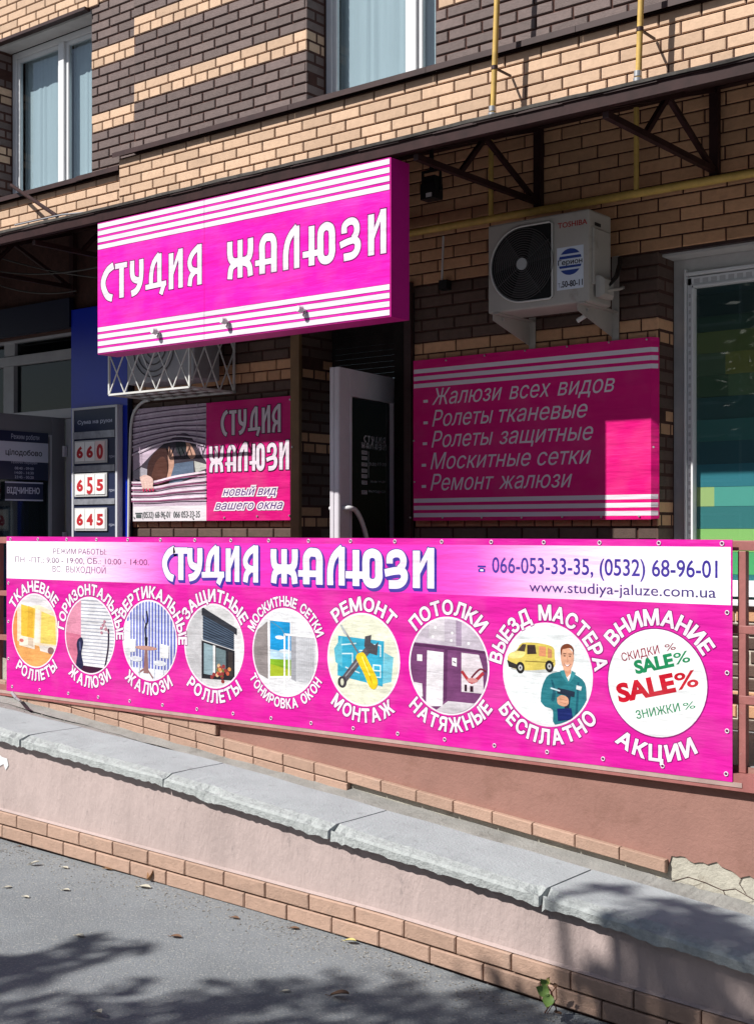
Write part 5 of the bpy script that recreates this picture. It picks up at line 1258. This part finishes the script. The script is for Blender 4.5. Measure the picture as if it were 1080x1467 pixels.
def a8(A):
    A.R((242, 248, 250), -1, 1, -1, 1); A.E((196, 200, 200), -.30, .07, .56, .05)
    A.P((216, 196, 96), smoothp([(-.93, .2), (-.9, .36), (-.72, .44), (-.58, .60), (-.2, .62), (.14, .56), (.18, .38), (.17, .16), (-.2, .08), (-.6, .05), (-.86, .1), (-.93, .2)], 3))
    A.P((236, 222, 140), smoothp([(-.9, .36), (-.72, .43), (-.5, .42), (-.6, .3), (-.88, .28), (-.9, .36)], 3)); A.P((80, 66, 60), [(-.70, .44), (-.57, .58), (-.48, .58), (-.52, .43)]); A.P((66, 52, 50), [(-.46, .57), (-.27, .58), (-.24, .40), (-.46, .38)]); A.P((224, 150, 110), [(-.18, .56), (-.02, .55), (-.02, .36), (-.18, .36)]); A.P((200, 140, 100), [(.02, .54), (.12, .5), (.12, .34), (.02, .34)])
    A.P((50, 46, 46), [(-.94, .24), (-.84, .2), (-.7, .16), (-.66, .06), (-.9, .1)]); A.Ln((120, 100, 50), [(-.5, .24), (.16, .25)], .015)
    for x, y in ((-.62, .10), (.06, .17)): A.E((36, 34, 36), x, y, .10, .12); A.E((190, 190, 190), x, y, .05, .06); A.E((60, 60, 60), x, y, .02, .025)
    # technician holding a drill
    A.P((44, 124, 136), smoothp([(-.14, -.55), (-.12, -.3), (.0, -.04), (.2, .06), (.42, .08), (.66, .04), (.86, -.1), (.9, -.4), (.86, -1), (.2, -1), (.14, -.7), (-.04, -.64), (-.14, -.55)], 3))
    A.P((30, 92, 110), smoothp([(.14, -.1), (.2, -.3), (.18, -.5), (.1, -.5), (.14, -.3), (.1, -.1), (.14, -.1)], 3)); A.P((30, 92, 110), [(.7, -.1), (.74, -.1), (.7, -.8), (.64, -.8)])
    A.P((244, 246, 246), [(.38, .10), (.58, .10), (.5, -.1)]); A.P((222, 160, 128), [(.38, .22), (.56, .22), (.55, .06), (.47, -.02), (.38, .06)])
    A.P((64, 150, 160), [(.3, .10), (.4, .12), (.5, -.14), (.36, -.02)]); A.P((64, 150, 160), [(.66, .08), (.57, .12), (.5, -.14), (.6, -.04)])
    A.P((232, 176, 146), smoothp([(.32, .46), (.33, .3), (.38, .16), (.46, .09), (.55, .15), (.61, .3), (.61, .46), (.5, .56), (.38, .56), (.32, .46)], 3))
    A.P((124, 66, 44), smoothp([(.325, .42), (.315, .53), (.37, .61), (.48, .645), (.58, .60), (.62, .52), (.61, .42), (.59, .51), (.53, .56), (.42, .54), (.36, .52), (.34, .42), (.325, .42)], 3))
    A.E((90, 50, 44), .41, .40, .022, .013, 8); A.E((90, 50, 44), .53, .40, .022, .013, 8); A.Ln((110, 60, 44), [(.38, .44), (.44, .445)], .014); A.Ln((110, 60, 44), [(.5, .445), (.56, .44)], .014); A.Ln((206, 140, 116), [(.475, .38), (.485, .29), (.46, .28)], .014)
    A.P((250, 246, 244), smoothp([(.41, .245), (.47, .225), (.54, .245), (.475, .19), (.41, .245)], 3)); A.Ln((176, 80, 76), [(.40, .25), (.47, .19), (.55, .25)], .01, True)
    A.P((226, 230, 232), [(.68, -.16), (.8, -.18), (.78, -.26), (.67, -.24)]); A.Ln((36, 50, 70), [(.28, -.30), (.6, -.34)], .11); A.Ln((36, 50, 70), [(.5, -.34), (.46, -.62)], .10); A.Ln((206, 226, 232), [(.1, -.26), (.3, -.30)], .03)
    A.P((224, 168, 138), smoothp([(.24, -.44), (.34, -.38), (.48, -.42), (.5, -.54), (.4, -.6), (.26, -.56), (.24, -.44)], 3)); A.Ln((190, 130, 104), [(.3, -.46), (.46, -.48)], .01); A.Ln((190, 130, 104), [(.3, -.52), (.44, -.54)], .01)
    A.P((30, 44, 110), [(.24, -.66), (.56, -.62), (.6, -.84), (.26, -.9)])
def a9(A): A.R((246, 248, 250), -1, 1, -1, 1)
for i, ((cx_, cz_), art) in enumerate(zip(CC, (a1, a2, a3, a4, a5, a6, a7, a8, a9))):
    def f(b):
        b.lay = 1
        b.poly(FN, [(cx_+(RAD+.006)*x, cz_+(RAD+.006)*y) for x, y in CIRC], WH if i < 8 else OUT)
        if i < 8: art(Art(b, FN, cx_, cz_, RAD-.004, RAD-.004, CIRC))
        else:
            b.poly(FN, [(cx_+RAD*x, cz_+RAD*y) for x, y in CIRC], pm((244, 248, 250)))
            R_, G_, K_ = pm((200, 20, 44)), pm((30, 140, 90)), pm((150, 30, 60)); ro = .25
            def tt(s, x, y, w_, h_, m, bold): text(b, FN, s, cx_+x-w_/2, cx_+x+w_/2, cz_+y-h_/2, cz_+y+h_/2, m, bold=bold, rot=ro)
            tt('СКИДКИ', -.088, .138, .205, .040, K_, .012); tt('%', .071, .178, .055, .034, K_, .0)
            tt('SALE', -.016, .094, .20, .062, G_, .05); tt('%', .130, .132, .080, .056, G_, .01)
            tt('SALE', -.060, -.026, .30, .088, R_, .05); tt('%', .153, .028, .112, .080, R_, .015)
            tt('ЗНИЖКИ', .005, -.134, .235, .040, G_, .012); tt('%', .168, -.094, .062, .034, G_, .0)
    quick('round_picture', bn, f)
    T = TXT[i]; small = i == 4
    def g(b, top):
        b.lay = 3
        h = .056 if small else .074
        gap = .020 if not small else .018
        if top: arc_text(b, FN, T[0], cx_, cz_, RAD+gap, h*(.95 if i in (1,) else 1), T[1], T[2], WH, OUT, bold=.036)
        else: arc_text(b, FN, T[3], cx_, cz_, RAD+gap+(.02 if i == 8 else 0), h, T[4], T[5], WH, OUT, bottom=True, bold=.036)
    quick('ring_lettering', bn, lambda b: g(b, True)); quick('ring_lettering', bn, lambda b: g(b, False))
def ring(b, x, z, D=DBN):
    b.tube([(x+.009*math.cos(a), D-.002, z+.009*math.sin(a)) for a in fr(0, 2*math.pi, 12)], .0026, mat('eyelet_white', (.7, .66, .7), .4), 5, caps=False)
    b.poly(wallF(D-.001), [(x+.006*math.cos(a), z+.006*math.sin(a)) for a in fr(0, 2*math.pi, 10)[:-1]], pm((110, 30, 90)), .0004)
eb = MB(); ring(eb, 0, 0); 
x = B0+.05; k = 0
EY = []
while x < B1-.02: EY.append((x, BT-.018)); EY.append((x+.02, BB+.035)); x += (B1-B0-.1)/17.0
for z in (-.38, -.66, -.93): EY += [(B0+.025, z+.0), (B1-.025, z)]
me = bpy.data.meshes.new('eyelet'); me.from_pydata([v-Vector((0, DBN, 0)) for v in eb.v], [], eb.f)
for m in eb.mats: me.materials.append(m)
me.polygons.foreach_set('material_index', eb.m)
for x, z in EY: put(bpy.data.objects.new('eyelet', me), (x, DBN, z), bn)

# ================================================================== SMALL THINGS ON THE GROUND
def gpt(px, py):                                # ground point behind a photo pixel
    g = -1.65
    for _ in range(8):
        f = g*FPX/(HOR-py); r = (px-540)/FPX*f; X = -SA*f+CA*r; Y = CA*f+SA*r; g = gzz(X, Y)
    return Vector((X, Y, g))
M_LEAFD = mat('dry_leaf', (.36, .20, .10), .8, var=.25, vscale=40, bump=.3); M_LEAFP = mat('pale_leaf', (.46, .43, .35), .8, var=.2, vscale=40); M_LEAFY = mat('yellow_leaf', (.52, .45, .16), .7, var=.2, vscale=40); M_LEAFB = mat('dark_leaf', (.16, .09, .055), .8, var=.2, vscale=40)
def leaf(px, py, L_, m, label, rot, tilt=0, lift=.003, curl=.2):
    L_ *= .82; p = gpt(px, py); p.z = gzz(p.x, p.y); n = 9; b = MB(); vs = []; fs = []
    for i in range(n+1):
        t = i/n; w_ = L_*.33*math.sin(math.pi*min(1, t*.95+.02))**.8*(1.1-.4*t)
        for s in (-1, -.5, 0, .5, 1):
            x, y, z = (t-.5)*L_, s*w_, abs(s)**2*curl*L_*.5+math.sin(t*3.1)*L_*.08
            vs.append((x, y, z))
    for i in range(n):
        for j in range(4): fs.append((i*5+j, i*5+5+j, i*5+6+j, i*5+1+j))
    c, s_ = math.cos(rot), math.sin(rot); ct, st = math.cos(tilt), math.sin(tilt)
    out = []
    for x, y, z in vs:
        x, z = x*ct-z*st, x*st+z*ct
        out.append(p+Vector((x*c-y*s_, x*s_+y*c, z+lift)))
    b.add(out, fs, m, True)
    b.tube([out[2]+Vector((0, 0, 0)), out[2]+Vector((-c*L_*.3, -s_*L_*.3, .002))], .0012, m, 5)
    tag(b.build('fallen_leaf'), label, 'leaf', 'fallen leaves on the asphalt')
leaf(221, 1262, .085, M_LEAFD, 'curled orange brown leaf standing against the brick base of the parapet', 1.2, .95, .035, .5)
leaf(208, 1272, .075, M_LEAFP, 'flat pale leaf lying beside the curled orange leaf', .2)
leaf(50, 1240, .06, M_LEAFP, 'pale twisted leaf on the asphalt near the left edge', .6, .3, .012)
leaf(95, 1276, .05, M_LEAFP, 'small whitish leaf on the sunlit asphalt at left', .2, .1)
leaf(12, 1272, .045, M_LEAFP, 'tiny white leaf at the far left of the asphalt', .9)
leaf(38, 1286, .045, M_LEAFP, 'tiny pale flat leaf below the twisted leaf', .1)
leaf(94, 1244, .05, M_LEAFP, 'thin pale sliver of leaf near the parapet at left', 0)
leaf(155, 1246, .06, M_LEAFD, 'narrow brown leaf tight against the parapet brick base', .1)
leaf(502, 1352, .06, M_LEAFY, 'yellow leaf touching the parapet base in the middle', .2, .1, .012)
leaf(487, 1431, .09, M_LEAFB, 'large reddish brown leaf in the tree shadow', .3, .2, .015)
leaf(410, 1421, .04, M_LEAFP, 'small white leaf in the tree shadow', .9)
leaf(253, 1343, .06, M_LEAFB, 'dark small leaf in the middle of the sunny asphalt', .3)
leaf(140, 1457, .07, M_LEAFP, 'pale crumpled leaf at the bottom edge of the pavement', -.2, .2, .015)
leaf(337, 1316, .05, M_LEAFB, 'dark leaf scrap left of the bare strip by the parapet', .1)
leaf(422, 1331, .05, M_LEAFB, 'dark brown leaf scrap close to the yellow leaf', .4)
leaf(115, 1342, .055, M_LEAFP, 'pale leaf within the small separate patch of tree shadow', .2)
leaf(28, 1213, .03, M_LEAFB, 'tiny dark leaf near the left end of the parapet base', .2)
# grit along the foot of the wall
b = MB(); rnd = random.Random(11); MGR = mat('grit', (.30, .28, .25), .9, island=.5)
def pebble(b, p, s, m):
    vs = [p+Vector((rnd.uniform(.6, 1)*s*dx, rnd.uniform(.6, 1)*s*dy, rnd.uniform(.4, .8)*s*dz)) for dx, dy, dz in ((1, 0, 0), (0, 1, 0), (-1, 0, 0), (0, -1, 0), (0, 0, 1), (0, 0, -1))]
    b.add(vs, [(0, 1, 4), (1, 2, 4), (2, 3, 4), (3, 0, 4), (1, 0, 5), (2, 1, 5), (3, 2, 5), (0, 3, 5)], m)
for k in range(1500):
    x = rnd.uniform(-6.4, -1.4); y = 4.07-abs(rnd.gauss(0, .13)); pebble(b, Vector((x, y, gzz(x, y)+.002)), rnd.uniform(.002, .006), MGR)
for k in range(900):
    x = rnd.uniform(-6.4, -1.2); y = rnd.uniform(2.6, 4.0); pebble(b, Vector((x, y, gzz(x, y)+.001)), rnd.uniform(.0015, .0045), MGR)
for k in range(700):
    x = rnd.uniform(-8.5, -1.2); y = 5.76-abs(rnd.gauss(0, .09)); pebble(b, Vector((x, y, rz(x)+.008)), rnd.uniform(.002, .008), MGR)
b.build('grit', kind='stuff')
# seedling at the foot of the parapet
p0 = gpt(786, 1447); p0.y = 4.03
sd = thing('seedling', 'small green seedling growing from the foot of the parapet', 'plant', p0)
f_ = lambda px, py, dy=0: W(px, py, 4.0+dy)
M_STEM = mat('reddish_stem', (.24, .10, .06), .6); M_GRN = mat('young_leaf', (.20, .32, .08), .5, var=.3, vscale=25)
quick('stem', sd, lambda b: b.tube([p0, f_(790, 1436), f_(789, 1420), f_(781, 1408)], .0028, M_STEM, 6))
quick('stem', sd, lambda b: b.tube([f_(797, 1448), f_(793, 1432), f_(790, 1421), f_(797, 1412)], .0022, M_STEM, 6))
quick('twig', sd, lambda b: b.tube([p0+Vector((.01, 0, 0)), f_(797, 1430), f_(796, 1412)], .0018, M_STEM, 6))
def pl(base, tip, wd, nrm, m=M_GRN):
    def f(b):
        n = 8; d = tip-base; sdv = d.cross(Vector(nrm)).normalized(); up = sdv.cross(d).normalized(); vs = []; fs = []
        for i in range(n+1):
            t = i/n; w_ = wd*math.sin(math.pi*min(1, t**.75*.98+.01))
            for s in (-1, 0, 1): vs.append(base+d*t+sdv*w_*s+up*(abs(s)*wd*.35-math.sin(t*3)*wd*.3))
        for i in range(n):
            for j in range(2): fs.append((i*3+j, i*3+3+j, i*3+4+j, i*3+1+j))
        b.add(vs, fs, m, True)
    quick('leaf', sd, f)
pl(f_(786, 1424, -.01), f_(767, 1413, -.04), .020, (0, -1, .6)); pl(f_(787, 1425, -.01), f_(782, 1444, -.05), .021, (.5, -1, .3)); pl(f_(784, 1412), f_(774, 1401, -.02), .014, (0, -1, .4)); pl(f_(783, 1410), f_(787, 1399, -.01), .010, (0, -1, .2), M_LEAFY)
pl(f_(796, 1414), f_(794, 1407), .010, (0, -1, .2), M_LEAFB); pl(f_(795, 1448, 0), f_(804, 1453, -.04), .012, (0, 0, 1), M_LEAFB)
# small pipe stub with a bracket by the end of the railing
o = quick('pipe_stub', None, lambda b: (b.tube([W(18, 992, 5.70), W(24, 1000, 5.62)], .012, M_STEELG, 8), b.tube([W(24, 1000, 5.62), W(30, 1004, 5.60)], .010, M_SILV, 8)))
tag(o, 'small metal pipe stub on the ramp below the left end of the banner', 'pipe')

# ================================================================== STREET TREE BEHIND THE CAMERA (casts the leaf shadows)
def tree(base, crown, label, seed, nleaf=None, lf=.058):
    rnd = random.Random(seed); base = Vector(base)
    t = thing('street_tree', label, 'tree', base, 'street trees')
    MBARK = mat('bark', (.12, .095, .07), .9, var=.3, vscale=15, bump=.8)
    tips = []
    def tr(b):
        top = base+Vector((.3, .2, crown[0][2]-base.z-.2))
        b.tube([base, base.lerp(top, .5)+Vector((.06, 0, 0)), top], .16, MBARK, 12, r2=.07)
    quick('trunk', t, tr)
    start = base+Vector((.2, .15, (crown[0][2]-base.z)*.6))
    twigs = []; lv = []
    for (x, y, z, rx, ry, rz_) in crown:
        cpt = Vector((x, y, z))
        def lb(b):
            mid = start.lerp(cpt, .55)+Vector((0, 0, .15)); b.tube([start, mid, cpt], .028, MBARK, 7, r2=.010)
            for k in range(9):
                e = cpt+Vector((rnd.uniform(-1, 1)*rx, rnd.uniform(-1, 1)*ry, rnd.uniform(-.7, .7)*rz_)); m2 = mid.lerp(e, .5)+Vector((0, 0, .05))
                b.tube([mid.lerp(cpt, rnd.random()), m2, e], .012, MBARK, 5, r2=.004); twigs.append((m2, e))
            n_ = nleaf//len(crown) if nleaf else int(88*(rx*ry)/.16)+12
            for k in range(n_):
                a_, r0 = rnd.uniform(0, 6.283), rnd.random()**.6
                lv.append(cpt+Vector((rx*r0*math.cos(a_), ry*r0*math.sin(a_), rnd.gauss(0, .5)*rz_)))
        quick('limb', t, lb)
    b = MB(); ML = mat('tree_leaf', (.055, .095, .025), .55, var=.3, vscale=3)
    vs, fs = [], []
    for p in lv:
        u = Vector((rnd.gauss(0, 1), rnd.gauss(0, 1), rnd.gauss(0, .5))).normalized(); v = u.cross(Vector((rnd.gauss(0, .5), rnd.gauss(0, .5), 1))).normalized()
        s = lf*rnd.uniform(.7, 1.3); i = len(vs)
        vs += [p-u*s, p-v*s*.5-u*.1*s, p+u*s, p+v*s*.5-u*.1*s]; fs.append((i, i+1, i+2, i+3))
    b.add(vs, fs, ML); b.build('crown', t, kind='stuff')
TG = [((30, 1385), 4.2, .15), ((110, 1366), 4.2, .15), ((190, 1356), 4.3, .10), ((130, 1345), 4.3, .05), ((10, 1375), 4.5, .12), ((60, 1470), 4.6, .42), ((200, 1440), 4.6, .26), ((330, 1425), 4.7, .2), ((450, 1415), 4.8, .2), ((560, 1425), 4.9, .22), ((640, 1440), 4.9, .25), ((740, 1440), 4.8, .2), ((520, 1460), 4.8, .3),
      ((330, 1510), 4.9, .5), ((700, 1540), 5.0, .5), ((80, 1560), 5.0, .6), ((400, 1650), 5.2, .9), ((-150, 1500), 5.0, .7), ((0, 1750), 5.4, .9), ((760, 1700), 5.2, .8), ((860, 1485), 4.6, .2)]
TR = []
for (px, py), tt_, r_ in TG:
    q = gpt(px, py)-SUNV*tt_; TR.append((q.x, q.y, q.z, r_, r_*.9, r_*.45))
for px, py, D_, tt_, r_ in ((905, 1345, 4.1, 4.4, .13), (960, 1400, 4.1, 4.4, .26), (1040, 1400, 4.1, 4.5, .3), (1010, 1330, 4.15, 4.6, .2), (900, 1450, 4.1, 4.4, .16), (940, 1285, 4.25, 4.8, .12), (1030, 1320, 4.3, 4.8, .2), (1100, 1360, 4.1, 4.7, .35), (855, 1400, 4.1, 4.4, .09), (870, 1262, 4.3, 4.8, .08)):
    q = W(px, py, D_)-SUNV*tt_; TR.append((q.x, q.y, q.z, r_, r_*.9, r_*.5))
tree((-5.6, -3.2, gz(-5.6)), TR, 'leafy street tree on the pavement behind the viewpoint, nearest the ramp', 5)
# more of the street behind the viewpoint: what the glass mirrors and what shuts out part of the sky
for i, (x, y, lb_) in enumerate(((-15, -9, 'round street tree far to the left across the street'), (-9.5, -15, 'tall street tree across the street left of the middle'), (2, -14, 'street tree across the street to the right'), (9, -9, 'street tree farthest right across the street'))):
    z = 3.2; rn = random.Random(i)
    tree((x, y, gz(x)), [(x+rn.uniform(-1.6, 1.6), y+rn.uniform(-1.6, 1.6), z+rn.uniform(-.8, 1.6), 1.3, 1.3, 1.1) for k in range(9)], lb_, 20+i, 3600, .17)
ob = thing('apartment_block', 'grey panel apartment block across the street', 'building', (0, -30, -2))
quick('wall', ob, lambda b: b.box(-45, 45, -36, -30, -3, 12.5, mat('panel_wall', (.24, .23, .21), .9, var=.1, vscale=.6)))
quick('roof', ob, lambda b: b.box(-45.3, 45.3, -36.3, -29.7, 12.5, 12.9, mat('roof_grey', (.1, .1, .1), .9)))
wq = MB(); wq.box(-.8, .8, -.03, .03, -.75, .75, mat('far_glass', (.03, .035, .04), .1, spec=.6)); wq.box(-.9, .9, .0, .02, -.85, .85, M_WHITE)
wme = bpy.data.meshes.new('window'); wme.from_pydata(wq.v, [], wq.f)
for m in wq.mats: wme.materials.append(m)
wme.polygons.foreach_set('material_index', wq.m)
for r_ in range(5):
    for c_ in range(16): put(bpy.data.objects.new('window', wme), (-42+c_*5.6, -29.99, -.2+r_*2.8), ob)
